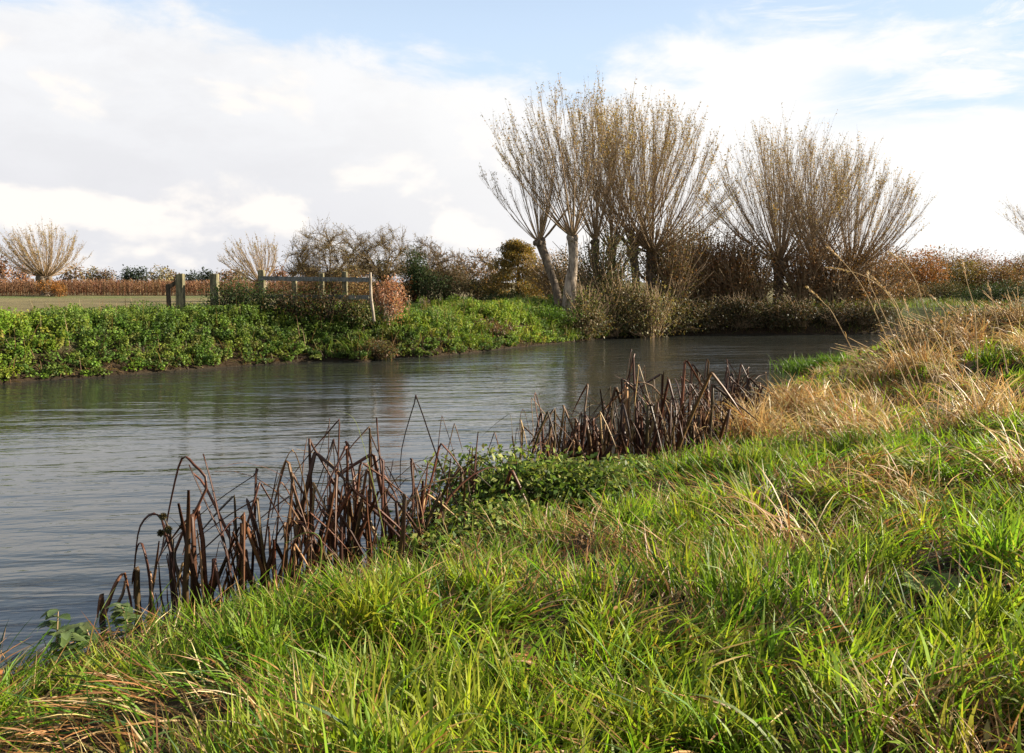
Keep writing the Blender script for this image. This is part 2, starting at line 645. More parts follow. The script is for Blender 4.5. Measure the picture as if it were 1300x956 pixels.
# ------------------------------------------------------------------ water
mw, T = new_mat('river_water')
geo = T.n('ShaderNodeNewGeometry')
pos = geo.outputs['Position']
rot = T.n('ShaderNodeVectorRotate', rotation_type='Z_AXIS')
rot.inputs['Angle'].default_value = math.radians(-6)
T.link(pos, rot.inputs['Vector'])
pv = rot.outputs[0]
w1 = T.noise(T.vmath('MULTIPLY', pv, (0.22, 1.0, 1.0)).outputs[0], 2.1, 3, 0.5, 0.5).outputs['Fac']
w2 = T.noise(T.vmath('MULTIPLY', pv, (0.34, 1.0, 1.0)).outputs[0], 6.0, 3, 0.55, 0.4).outputs['Fac']
w3 = T.noise(T.vmath('MULTIPLY', pv, (0.5, 1.0, 1.0)).outputs[0], 17.0, 2, 0.5, 0.2).outputs['Fac']
calm = T.ramp(T.noise(T.vmath('MULTIPLY', pv, (0.6, 1.0, 1.0)).outputs[0], 0.22, 2, 0.5).outputs['Fac'], 0.36, 0.62, 0.5, 1.25)
h = T.math('ADD', T.math('MULTIPLY', w1, 0.034), T.math('MULTIPLY', w2, 0.0115))
h = T.math('ADD', h, T.math('MULTIPLY', w3, 0.0022))
h = T.math('MULTIPLY', h, calm)
sy = T.n('ShaderNodeSeparateXYZ')
T.link(pos, sy.inputs[0])
h = T.math('MULTIPLY', h, T.ramp(sy.outputs['Y'], 13.0, 27.0, 1.0, 2.6))
bp = T.n('ShaderNodeBump')
bp.inputs['Strength'].default_value = 1.0
bp.inputs['Distance'].default_value = 1.0
T.link(h, bp.inputs['Height'])
p = T.n('ShaderNodeBsdfPrincipled')
p.inputs['Base Color'].default_value = (0.020, 0.022, 0.019, 1)
p.inputs['Roughness'].default_value = 0.075
p.inputs['IOR'].default_value = 1.45
T.link(bp.outputs[0], p.inputs['Normal'])
o_ = T.n('ShaderNodeOutputMaterial')
T.link(p.outputs[0], o_.inputs['Surface'])
big = np.array([(-90, -60, 0), (90, -60, 0), (90, 60, 0), (-90, 60, 0)], float)
ex = POLY
wp = np.column_stack([ex, np.zeros(len(ex))])
# the river's sheet: a strip between the two shores, widened a little into both banks
K = 260


def resample(L, k):
    s = np.concatenate([[0], np.cumsum(np.linalg.norm(np.diff(L, axis=0), axis=1))])
    t = np.linspace(0, s[-1], k)
    return np.column_stack([np.interp(t, s, L[:, 0]), np.interp(t, s, L[:, 1])])


a, b = resample(NEAR, K), resample(FAR, K)
d = norm(b - a)
a2, b2 = a - d * 0.9, b + d * 0.6
ts = np.linspace(0, 1, 9)
WV = a2[:, None, :] * (1 - ts)[None, :, None] + b2[:, None, :] * ts[None, :, None]
WV = np.concatenate([WV, np.zeros((K, 9, 1))], -1).reshape(-1, 3)
idx = np.arange(K * 9).reshape(K, 9)
Fq = np.stack([idx[:-1, :-1], idx[1:, :-1], idx[1:, 1:], idx[:-1, 1:]], -1).reshape(-1, 4)
if np.cross(WV[Fq[5000 % len(Fq)][1]] - WV[Fq[5000 % len(Fq)][0]], WV[Fq[5000 % len(Fq)][2]] - WV[Fq[5000 % len(Fq)][0]])[2] < 0:
    Fq = Fq[:, ::-1]
setting(mesh_obj('river_water', WV, Fq, mw), 'structure', 'rippled grey river curving between grassy banks', 'water')

# ------------------------------------------------------------------ near bank grass


def scatter_near(bands, seed_dens):
    """positions on the near bank inside the widened view, per depth band (y0,y1,density)"""
    out = []
    for y0, y1, dens in bands:
        half = 0.70
        x0, x1 = -half * y1 - 0.6, half * y1 + 0.8
        n = int((x1 - x0) * (y1 - y0) * dens)
        x, y = RNG.uniform(x0, x1, n), RNG.uniform(y0, y1, n)
        k = np.abs(x) < half * y + 0.7
        x, y = x[k], y[k]
        z, dn, df, riv, nr = ground_z(x, y, True)
        k = (~riv) & nr & (dn > 0.06)
        out.append(np.column_stack([x[k], y[k], z[k], dn[k]]))
    return np.vstack(out)


def dryness(x, y, dn):
    b = 0.065 * sstep(4.0, 9, y) * sstep(1.0, 4.2, x) + 0.03 * sstep(2, 6, x)
    return np.clip(sstep(0.50, 0.72, fbm(x, y, 1.3, 41, 4) + b - 0.12 * (1 - sstep(3.4, 5.6, y))) + 0.55 * sstep(0.62, 0.72, fbm(x, y, 0.5, 77, 3)), 0, 1)


G1, G2, G3, G4 = (0.138, 0.235, 0.014), (0.185, 0.265, 0.018), (0.080, 0.170, 0.012), (0.235, 0.260, 0.026)
S1, S2, S3, S4 = (0.400, 0.285, 0.120), (0.310, 0.165, 0.058), (0.480, 0.380, 0.200), (0.170, 0.078, 0.026)

# tufts: each tuft a fan of blades sharing lean and colour
tf = scatter_near([(1.7, 3.2, 150), (3.2, 5, 125), (5, 8, 76), (8, 13, 36), (13, 20, 20), (20, 30, 10)], 0)
tf = tf[RNG.random(len(tf)) < 0.05 + 0.98 * sstep(0.40, 0.58, fbm(tf[:, 0], tf[:, 1], 0.42, 123, 3))]
gb, sb = Buf(), Buf()
for lo, hi, per, wmul in ((1.7, 5, 27, 1.0), (5, 9, 25, 1.15), (9, 15, 24, 1.5), (15, 31, 22, 2.1)):
    t = tf[(tf[:, 1] >= lo) & (tf[:, 1] < hi)]
    nT = len(t)
    ta = fbm(t[:, 0], t[:, 1], 1.1, 55, 2) * 14 + RNG.normal(0, 0.6, nT)
    th = (0.45 + 1.15 * fbm(t[:, 0], t[:, 1], 0.7, 66, 3)) * RNG.uniform(0.75, 1.2, nT)
    td = dryness(t[:, 0], t[:, 1], t[:, 3])
    tr_ = RNG.random(nT)
    tcol = pick([G1, G2, G3, G4], nT, [4, 4, 2, 2.0])
    flat = sstep(0.52, 0.64, fbm(t[:, 0], t[:, 1], 0.8, 201, 3))
    hu = fbm(t[:, 0], t[:, 1], 1.7, 211, 3)[:, None]
    tcol = tcol * (0.72 + 0.56 * hu) * np.where(hu > 0.5, np.array((1.08, 1.0, 0.9)), np.array((0.88, 1.0, 1.0)))
    ii = np.repeat(np.arange(nT), per)
    n = len(ii)
    rr = np.abs(RNG.normal(0, 0.055, n)) * (1 + 0.5 * (wmul - 1))
    aa = RNG.uniform(0, 2 * PI, n)
    P = np.column_stack([t[ii, 0] + rr * np.cos(aa), t[ii, 1] + rr * np.sin(aa), t[ii, 2] - 0.015])
    dry = RNG.random(n) < td[ii] * 0.78 + 0.04
    # green blades
    k = np.where(~dry)[0]
    m = len(k)
    shore = sstep(0.0, 0.9, t[ii[k], 3])
    L = RNG.uniform(0.10, 0.29, m) * th[ii[k]] * (0.6 + 0.45 * shore)
    az = np.where(RNG.random(m) < 0.5 + 0.4 * flat[ii[k]], ta[ii[k]] + RNG.normal(0, 0.8, m), aa[k])
    c_ = tcol[ii[k]] * (1 + (RNG.random((m, 1)) - 0.5) * 0.5)
    yel = (RNG.random(m) < 0.10)[:, None]
    c_ = np.where(yel, np.array((0.22, 0.20, 0.045)), c_)
    blades(gb, P[k], az, L, RNG.uniform(0.0065, 0.0155, m) * wmul, RNG.uniform(0.02, 0.5, m) + flat[ii[k]] * RNG.uniform(0.2, 0.9, m), RNG.uniform(0.05, 1.3, m), c_, 4,
           RNG.normal(0, 0.7, m), np.array((0.16, 0.17, 0.04)))
    # dry blades
    k = np.where(dry)[0]
    m = len(k)
    L = RNG.uniform(0.12, 0.34, m) * th[ii[k]]
    blades(sb, P[k], ta[ii[k]] + RNG.normal(0, 1.1, m), L, RNG.uniform(0.0025, 0.0055, m) * wmul, RNG.uniform(0.1, 1.0, m), RNG.uniform(0.3, 1.9, m),
           pick([S1, S2, S3, S4], m, [4, 3, 2, 2]), 4, RNG.normal(0, 0.8, m))

# flattened thatch lying between the tufts
th_ = scatter_near([(1.7, 3.2, 800), (3.2, 5, 640), (5, 8, 400), (8, 14, 170), (14, 26, 55)], 0)
n = len(th_)
wm = 1 + 0.06 * np.maximum(th_[:, 1] - 4, 0)
base_az = fbm(th_[:, 0], th_[:, 1], 1.3, 91, 2) * 12
pt = th_[:, :3] + np.column_stack([np.zeros(n), np.zeros(n), RNG.uniform(0.0, 0.06, n)])
br = fbm(th_[:, 0], th_[:, 1], 0.6, 99, 3)
isg = RNG.random(n) < 0.36 * (1 - dryness(th_[:, 0], th_[:, 1], th_[:, 3]))
k = ~isg
blades(sb, pt[k], base_az[k] + RNG.normal(0, 0.6, k.sum()), RNG.uniform(0.14, 0.38, k.sum()), RNG.uniform(0.004, 0.0085, k.sum()) * wm[k],
       RNG.uniform(0.75, 1.45, k.sum()), RNG.uniform(0.0, 0.6, k.sum()), pick([S1, S2, S4, S3, (0.10, 0.085, 0.03)], k.sum(), [2, 3, 4, 1, 2]), 4, RNG.normal(0, 0.9, k.sum()))
k = isg
blades(gb, pt[k], base_az[k] + RNG.normal(0, 0.7, k.sum()), RNG.uniform(0.16, 0.36, k.sum()), RNG.uniform(0.005, 0.010, k.sum()) * wm[k],
       RNG.uniform(0.4, 1.2, k.sum()), RNG.uniform(0.2, 1.0, k.sum()), pick([G1, G3, (0.04, 0.085, 0.02)], k.sum()), 5, RNG.normal(0, 0.9, k.sum()))
# a few broad pale blades that catch the sun
wb = scatter_near([(1.8, 5, 9), (5, 9, 3)], 0)
n = len(wb)
blades(gb, wb[:, :3], RNG.uniform(0, 2 * PI, n), RNG.uniform(0.22, 0.42, n), RNG.uniform(0.008, 0.014, n), RNG.uniform(0.05, 0.6, n), RNG.uniform(0.4, 1.6, n),
       pick([(0.13, 0.20, 0.05), (0.20, 0.24, 0.09)], n), 6, RNG.normal(0, 0.6, n))
# tall dry tussocks near the crest
tus = scatter_near([(4.5, 7, 1.8), (7, 10, 1.0), (10, 16, 1.3), (16, 26, 1.8)], 0)
tus = tus[(tus[:, 0] > 0.26 * tus[:, 1]) & (dryness(tus[:, 0], tus[:, 1], tus[:, 3]) > 0.22) & (tus[:, 3] > 0.9 + 0.06 * np.maximum(tus[:, 1] - 10, 0))]
ii = np.repeat(np.arange(len(tus)), 60)
n = len(ii)
P = tus[ii, :3] + np.column_stack([RNG.normal(0, 0.10, n), RNG.normal(0, 0.10, n), np.zeros(n)])
taz = RNG.uniform(-0.6, 1.2, len(tus)) + PI
blades(sb, P, taz[ii] + RNG.normal(0, 0.9, n), RNG.uniform(0.25, 0.70, n), RNG.uniform(0.004, 0.009, n) * 1.5, RNG.uniform(0.05, 0.7, n), RNG.uniform(0.6, 2.4, n),
       pick([S1, S3, S2], n, [4, 4, 2]), 6, RNG.normal(0, 0.8, n))
lt = scatter_near([(1.7, 3.5, 60), (3.5, 6, 40), (6, 11, 14)], 0)
n = len(lt)
L_ = RNG.uniform(0.025, 0.075, n)
leaves(sb, lt[:, :3] + np.column_stack([np.zeros((n, 2)), RNG.uniform(0.02, 0.10, n)]), rdir(n) * np.array((1, 1, 0.4)), rdir(n) * 0.5 + np.array((0, 0, 1)), L_, L_ * RNG.uniform(0.25, 0.55, n), pick([(0.22, 0.10, 0.035), (0.30, 0.17, 0.06), (0.13, 0.06, 0.03), (0.32, 0.24, 0.08)], n), 0.3)
setting(gb.build('bank_grass', M_GRASS), 'stuff', 'lush green grass covering the near river bank', 'grass')
setting(sb.build('dry_grass', M_STRAW), 'stuff', 'straw coloured dead grass matted among the green grass', 'grass')

# ------------------------------------------------------------------ far bank undergrowth


def scatter_far(x0, x1, d0, d1, dens):
    out = []
    n = int((x1 - x0) * 34 * dens)
    x, y = RNG.uniform(x0, x1, n), RNG.uniform(8, 42, n)
    z, dn, df, riv, nr = ground_z(x, y, True)
    k = (~riv) & (~nr) & (df > d0) & (df < d1)
    return np.column_stack([x[k], y[k], z[k], df[k]])


N1, N2, N3, N4 = (0.105, 0.165, 0.024), (0.150, 0.200, 0.030), (0.060, 0.105, 0.018), (0.175, 0.185, 0.042)
pl_ = np.vstack([scatter_far(-19, 5.0, 0.05, 5.2, 30), scatter_far(-19, 5.0, 0.03, 1.7, 42)])
nb = Buf()
n0 = len(pl_)
hgt = (0.08 + 0.46 * fbm(pl_[:, 0], pl_[:, 1], 0.75, 12, 2)) * RNG.uniform(0.7, 1.25, n0) * (0.55 + 0.45 * sstep(0.1, 0.9, pl_[:, 3]))
pcol = pick([N1, N2, N3, N4], n0, [4, 3, 3, 1])
hue = fbm(pl_[:, 0], pl_[:, 1], 2.2, 14, 3)[:, None]
pcol = pcol * (0.35 + 1.3 * hue) * np.where(hue > 0.55, np.array((1.15, 1.1, 0.8)), np.array((0.95, 0.98, 1.0)))
per = 56
ii = np.repeat(np.arange(n0), per)
n = len(ii)
fr = RNG.random(n) ** 0.6
aa = RNG.uniform(0, 2 * PI, n)
lean = RNG.normal(0, 0.12, (n0, 2))
P = pl_[ii, :3].copy()
P[:, 0] += lean[ii, 0] * fr + np.cos(aa) * 0.05
P[:, 1] += lean[ii, 1] * fr + np.sin(aa) * 0.05
P[:, 2] += hgt[ii] * fr
D = np.column_stack([np.cos(aa), np.sin(aa), RNG.normal(-0.45, 0.45, n)])
sz = RNG.uniform(0.040, 0.082, n) * (1.15 - 0.45 * fr)
up = np.column_stack([RNG.normal(0.25, 0.6, n), RNG.normal(-0.35, 0.6, n), RNG.uniform(0.3, 1.0, n)])
leaves(nb, P, D, up, sz, sz * 0.72, pcol[ii] * (1 + (RNG.random((n, 1)) - 0.5) * 0.5))
# tufts of long grass and dead stalks among the nettles
gt = scatter_far(-19, 5.0, 0.05, 3.5, 3.0)
gt = gt[fbm(gt[:, 0], gt[:, 1], 1.3, 301, 2) > 0.52]
ii = np.repeat(np.arange(len(gt)), 30)
n = len(ii)
P = gt[ii, :3] + np.column_stack([RNG.normal(0, 0.09, n), RNG.normal(0, 0.09, n), np.zeros(n)])
blades(nb, P, RNG.uniform(0, 2 * PI, n), RNG.uniform(0.3, 0.7, n), RNG.uniform(0.010, 0.018, n), RNG.uniform(0.05, 0.5, n), RNG.uniform(0.5, 2.2, n), pick([(0.15, 0.22, 0.025), (0.11, 0.18, 0.02), (0.2, 0.2, 0.05)], n), 4, RNG.normal(0, .6, n))
gt = scatter_far(-19, 5.0, 0.02, 3.5, 6.0)
n = len(gt)
blades(nb, gt[:, :3], RNG.uniform(0, 2 * PI, n), RNG.uniform(0.35, 0.8, n), RNG.uniform(0.010, 0.016, n), RNG.uniform(0.0, 0.5, n), RNG.uniform(0.0, 0.5, n), pick([(0.22, 0.13, 0.06), (0.14, 0.08, 0.04), (0.30, 0.22, 0.11)], n), 3)
setting(nb.build('nettle_undergrowth', M_LEAF), 'stuff', 'bright green nettles smothering the far river bank', 'nettles')

# dead stems and roots at the foot of the far bank
db = Buf()
dd = scatter_far(-19, 16, 0.0, 0.55, 190)
n = len(dd)
blades(db, dd[:, :3], RNG.uniform(0, 2 * PI, n), RNG.uniform(0.12, 0.42, n), RNG.uniform(0.010, 0.026, n), RNG.uniform(0.1, 1.5, n), RNG.uniform(0.2, 1.4, n),
       pick([(0.11, 0.07, 0.035), (0.05, 0.032, 0.018), (0.20, 0.15, 0.08), (0.07, 0.08, 0.02)], n, [3, 3, 1.2, 2]), 3, RNG.normal(0, .8, n))
# rough grass of the far right bank, under the willows
rg = scatter_far(2.0, 22, 0.1, 7.5, 46)
n = len(rg)
gg = fbm(rg[:, 0], rg[:, 1], 1.6, 88, 3)
blades(db, rg[:, :3], RNG.uniform(0, 2 * PI, n), RNG.uniform(0.15, 0.5, n) * (0.5 + gg), RNG.uniform(0.010, 0.022, n), RNG.uniform(0.05, 0.6, n), RNG.uniform(0.2, 1.5, n),
       pick([(0.075, 0.115, 0.022), (0.10, 0.12, 0.03), (0.15, 0.11, 0.05), (0.05, 0.075, 0.018)], n, [4, 3, 2, 2]), 3, RNG.normal(0, .8, n))
setting(db.build('waterside_grass', M_GRASS), 'stuff', 'rough brown and green grass at the foot of the far bank', 'grass')

# ------------------------------------------------------------------ maize field
mb = Buf()
rows = []
for r in range(9):
    y = 97.5 + r * 0.8
    x = np.arange(-66, -16, 0.16) + RNG.normal(0, 0.04, len(np.arange(-66, -16, 0.16)))
    rows.append(np.column_stack([x, np.full(len(x), y) + RNG.normal(0, 0.08, len(x))]))
mp = np.vstack(rows)
n0 = len(mp)
mz = np.column_stack([mp, ground_z(mp[:, 0], mp[:, 1])])
mh = RNG.uniform(1.55, 1.95, n0) * (0.93 + 0.14 * fbm(mp[:, 0], mp[:, 1], 5, 4))
mc = pick([(0.20, 0.105, 0.052), (0.15, 0.075, 0.038), (0.27, 0.16, 0.085)], n0)
blades(mb, mz, RNG.uniform(0, 2 * PI, n0), mh, np.full(n0, 0.05), np.zeros(n0), RNG.uniform(0, .12, n0), mc, 3)
ii = np.repeat(np.arange(n0), 7)
n = len(ii)
P = mz[ii] + np.column_stack([np.zeros(n), np.zeros(n), mh[ii] * RNG.uniform(0.15, 0.92, n)])
blades(mb, P, RNG.uniform(0, 2 * PI, n), RNG.uniform(0.35, 0.7, n), RNG.uniform(0.05, 0.09, n), RNG.uniform(0.2, 0.8, n), RNG.uniform(1.0, 2.3, n), mc[ii] * RNG.uniform(0.7, 1.3, (n, 1)), 3)
setting(mb.build('maize_crop', M_STRAW), 'stuff', 'brown standing crop of ripe maize beyond the stubble field', 'crop')

# ------------------------------------------------------------------ pollard willows


def trunk_tube(buf, pts, radii, sides=14, knob=0.12, seed=1, k=5):
    """lumpy trunk along a smooth path"""
    L = spline(pts, k)
    s0 = np.linspace(0, 1, len(pts))
    r = np.interp(np.linspace(0, 1, len(L)), s0, radii)
    N = len(L)
    t = np.gradient(L, axis=0)
    t = norm(t)
    a = norm(np.cross(t, np.array((0, 1.0, 0.13))))
    b = np.cross(t, a)
    th = np.arange(sides) * 2 * PI / sides
    ph = fbm(np.cos(th)[None, :] * 1.2 + 3 + np.zeros((N, 1)), np.linspace(0, N * 0.42, N)[:, None] + np.sin(th)[None, :] * 1.2, 0.7, seed, 3) - 0.5
    rr = r[:, None] * (1 + knob * 3.2 * ph)
    V = L[:, None, :] + rr[:, :, None] * (a[:, None, :] * np.cos(th)[None, :, None] + b[:, None, :] * np.sin(th)[None, :, None])
    idx = np.arange(N * sides).reshape(N, sides)
    q = np.stack([idx[:-1], np.roll(idx[:-1], -1, 1), np.roll(idx[1:], -1, 1), idx[1:]], -1).reshape(-1, 4)
    V = np.vstack([V.reshape(-1, 3), L[-1:] + t[-1:] * r[-1] * 0.45])
    top = idx[-1]
    f3 = np.stack([top, np.roll(top, -1), np.full(sides, N * sides)], -1)
    buf.add(V, q, f3)


LEAF_W = [(0.28, 0.20, 0.06), (0.34, 0.25, 0.09), (0.20, 0.15, 0.06), (0.17, 0.16, 0.05)]


def pollard(label, base, path, radii, n_rods, rod_len, spread, bias=(0, 0), leaf_n=900, mat=None, twigs=13, wind=0.0, rod_r=0.028, group='pollard willows',
            name='pollard_willow', aspect=1.0, crown_shape=0.9, low=0.0, seed=1, thin=1.0, leaf_sz=0.078):
    """path: trunk points relative to base; rods spring from the head at the last point"""
    root = thing(name, label, 'tree', base, group)
    tb = Buf()
    fl_ = [tuple(np.array(path[0]) * 0.9 + np.array(path[1]) * 0.1)]
    trunk_tube(tb, path[:1] + fl_ + path[1:], [radii[0] * 1.7, radii[0] * 1.12] + radii[1:], 22, 0.20, seed)
    head = np.array(path[-1], float)
    hr = radii[-1]
    # lumps of the pollard head
    for _ in range(13):
        dvec = norm(RNG.normal(size=3) * np.array((1, 1, 0.5)))
        c0 = head + dvec * hr * 0.55 - np.array((0, 0, hr * 0.3))
        trunk_tube(tb, [c0, c0 + dvec * hr * 0.35 + np.array((0, 0, hr * 0.2)), c0 + dvec * hr * 0.5 + np.array((0, 0, hr * 0.55))],
                   [hr * 0.55, hr * 0.55, hr * 0.28], 9, 0.16, seed + 3, 3)
    tb.build('trunk', mat or M_BARK, root)
    # rods
    K = 9
    curl = RNG.uniform(0.34, 0.74, n_rods)
    az = RNG.uniform(0, 2 * PI, n_rods)
    ze = spread * RNG.random(n_rods) ** 0.55
    n_rods = int(n_rods)
    ln = rod_len * (1.0 - (1 - crown_shape) * (ze / max(spread, .01)) ** 2) * RNG.uniform(0.84, 1.03, n_rods)
    P = np.empty((n_rods, K, 3))
    st = head + np.column_stack([np.cos(az) * np.sin(ze), np.sin(az) * np.sin(ze), 0.6 * np.cos(ze)]) * hr * RNG.uniform(0.3, 1.0, (n_rods, 1))
    P[:, 0] = st
    wig = RNG.normal(0, 0.022, (n_rods, K, 3))
    for k_ in range(1, K):
        s = k_ / (K - 1)
        z2 = ze * (1.12 - curl * s) + low * (1 - s)
        d = np.column_stack([np.cos(az) * np.sin(z2) * aspect + bias[0] + wind * s, np.sin(az) * np.sin(z2) + bias[1], np.cos(z2)])
        P[:, k_] = P[:, k_ - 1] + norm(d + wig[:, k_]) * (ln / (K - 1))[:, None]
    r0 = rod_r * RNG.uniform(0.35, 1.2, n_rods)
    R = r0[:, None] * (1 - 0.84 * np.linspace(0, 1, K)[None, :])
    cb = Buf()
    tubes(cb, P, R, 5)
    # side twigs
    nt = n_rods * twigs
    ir = np.repeat(np.arange(n_rods), twigs)
    f = 0.25 + 0.74 * RNG.random(nt) ** 0.8
    kf = f * (K - 1)
    k0 = np.minimum(kf.astype(int), K - 2)
    w = (kf - k0)[:, None]
    p0 = P[ir, k0] * (1 - w) + P[ir, k0 + 1] * w
    dr = norm(P[ir, k0 + 1] - P[ir, k0])
    out = norm(dr + rdir(nt) * RNG.uniform(0.22, 0.55, (nt, 1)) + np.array((wind * 0.6, 0, 0.08)))
    tl = ln[ir] * RNG.uniform(0.10, 0.34, nt) * (1.15 - 0.45 * f)
    Q = np.empty((nt, 4, 3))
    Q[:, 0] = p0
    for k_ in range(1, 4):
        out = norm(out + np.array((0, 0, 0.10)) + RNG.normal(0, 0.035, (nt, 3)))
        Q[:, k_] = Q[:, k_ - 1] + out * (tl / 3)[:, None]
    rt = 0.0043 * thin
    tubes(cb, Q, np.full((nt, 1), rt) * np.array([[1, 0.8, 0.6, 0.35]]), 3)
    cb.build('crown', M_TWIG, root)
    if leaf_n:
        lb = Buf()
        j = RNG.choice(nt, leaf_n, p=(f ** 3) / np.sum(f ** 3))
        s = RNG.random(leaf_n)[:, None]
        kk = 1 + (RNG.random(leaf_n) * 2).astype(int)
        Pl = Q[j, kk] * (1 - s) + Q[j, kk + 1] * s
        D = rdir(leaf_n) + np.array((0.3, 0, -0.5))
        leaves(lb, Pl, D, rdir(leaf_n), RNG.uniform(0.7, 1.3, leaf_n) * leaf_sz, RNG.uniform(0.3, 0.5, leaf_n) * leaf_sz, pick(LEAF_W, leaf_n))
        lb.build('leaves', M_AUTUMN, root)
    return root


def base_at(u, v, Y):
    p = at_y(u, v, Y)
    return p


def willow_px(label, Y, foot, head, mids, radii, **kw):
    """foot, head, mids: photo positions turned into metres at depth Y"""
    b = at_y(foot[0], foot[1], Y)
    gz = float(ground_z(b[0], b[1])[0])
    b[2] = min(b[2], gz) - 0.05
    path = [(0, 0, 0)] + [tuple(at_y(m[0], m[1], Y) - b) for m in mids] + [tuple(at_y(head[0], head[1], Y) - b)]
    return pollard(label, b, path, radii, **kw)


WG = 'pollard willows on the far bank'
willow_px('leaning pollard willow with thin grey trunk, leftmost of the riverside willows', 30.0, (713, 402), (685, 308), [(707, 372), (695, 335)], [0.163, 0.146, 0.138, 0.181],
          n_rods=30, rod_len=3.50, spread=0.90, bias=(-0.02, 0), leaf_n=912, mat=M_BARK, twigs=32, group=WG, crown_shape=0.85, seed=4)
willow_px('pollard willow with thick pale barkless trunk beside the leaning willow', 29.2, (722, 408), (727, 302), [(724, 370), (728, 330)], [0.232, 0.215, 0.172, 0.172],
          n_rods=35, rod_len=4.81, spread=0.85, bias=(-0.10, 0), leaf_n=2375, mat=M_BARE, twigs=33, group=WG, seed=9)
willow_px('slim brown pollard willow just behind the pale barkless trunk', 31.5, (757, 402), (755, 306), [(757, 360)], [0.146, 0.129, 0.146],
          n_rods=30, rod_len=5.06, spread=0.65, bias=(-0.12, 0), leaf_n=3290, twigs=33, group=WG, seed=14)
willow_px('low forked pollard willow between slim brown willow and the dense one', 32.0, (780, 402), (776, 318), [(779, 360)], [0.146, 0.120, 0.155],
          n_rods=26, rod_len=4.96, spread=0.82, bias=(-0.05, 0), leaf_n=3107, twigs=33, group=WG, seed=19)
willow_px('dense pollard willow whose trunk carries the tallest upright rods', 32.5, (806, 402), (803, 320), [(808, 360)], [0.172, 0.146, 0.189],
          n_rods=49, rod_len=5.45, spread=0.78, bias=(0.02, 0), leaf_n=5483, twigs=35, group=WG, seed=24)
willow_px('broad pollard willow with rods fanning right over the brown scrub', 32.5, (830, 402), (829, 322), [(826, 365)], [0.189, 0.172, 0.215],
          n_rods=83, rod_len=5.20, spread=1.30, bias=(0.02, 0), leaf_n=6580, twigs=35, group=WG, seed=29, crown_shape=0.76)
willow_px('wide round pollard willow on the dark bank across the bend', 35.0, (988, 398), (990, 334), [(988, 365)], [0.206, 0.189, 0.258],
          n_rods=94, rod_len=5.34, spread=1.20, bias=(-0.05, 0), leaf_n=6215, twigs=35, group=WG, seed=34, crown_shape=0.76)
willow_px('hidden trunk pollard willow in the middle of the right hand clump', 36.5, (1040, 400), (1036, 338), [(1040, 370)], [0.189, 0.172, 0.224],
          n_rods=58, rod_len=5.34, spread=0.86, bias=(0.0, 0), leaf_n=4387, twigs=35, group=WG, seed=39, crown_shape=0.85)
willow_px('spreading pollard willow with dark stout trunk at right end of the clump', 36.0, (1072, 402), (1080, 345), [(1074, 372)], [0.275, 0.258, 0.292],
          n_rods=90, rod_len=4.64, spread=1.20, bias=(-0.05, 0), leaf_n=4752, twigs=35, group=WG, seed=44, crown_shape=0.76)
willow_px('pollard willow cut off by the right edge of the view', 42.0, (1360, 395), (1358, 330), [(1360, 365)], [0.258, 0.224, 0.292],
          n_rods=61, rod_len=3.98, spread=1.30, leaf_n=2925, twigs=32, group=WG, seed=49)
# far field willows
pollard('windswept brown willow standing alone in front of the maize', at_y(58, 378, 94) * np.array((1, 1, 0)) + np.array((0, 0, 0.3)), [(0, 0, 0), (0.1, 0, 1.1), (0.0, 0, 2.2)],
        [0.5, 0.45, 0.7], 130, 5.6, 1.25, bias=(-0.10, 0), leaf_n=2600, twigs=16, wind=-0.12, rod_r=0.05, group=None, name='field_willow', thin=2.6, seed=60, leaf_sz=0.17, low=0.1)
pollard('pale windswept willow behind the broken fence posts', at_y(332, 378, 72) * np.array((1, 1, 0)) + np.array((0, 0, 0.3)), [(0, 0, 0), (0.1, 0, 0.8), (0.0, 0, 1.5)],
        [0.3, 0.28, 0.4], 70, 4.0, 1.1, bias=(-0.18, 0), leaf_n=1500, twigs=15, wind=-0.18, rod_r=0.035, group=None, name='field_willow', thin=2.0, seed=65, leaf_sz=0.13)

# ------------------------------------------------------------------ shrubs and other trees


def lobe_points(lobes, n, shell=0.55):
    """points in a set of ellipsoids (cx,cy,cz,rx,ry,rz), denser near their skins; also the outward direction"""
    lb = np.array(lobes, float)
    wgt = lb[:, 3] * lb[:, 5] + lb[:, 3] * lb[:, 4]
    i = RNG.choice(len(lb), n, p=wgt / wgt.sum())
    d = rdir(n)
    r = RNG.random(n) ** (1 / 3 * shell + 0.12)
    return lb[i, :3] + d * lb[i, 3:] * r[:, None], d, i


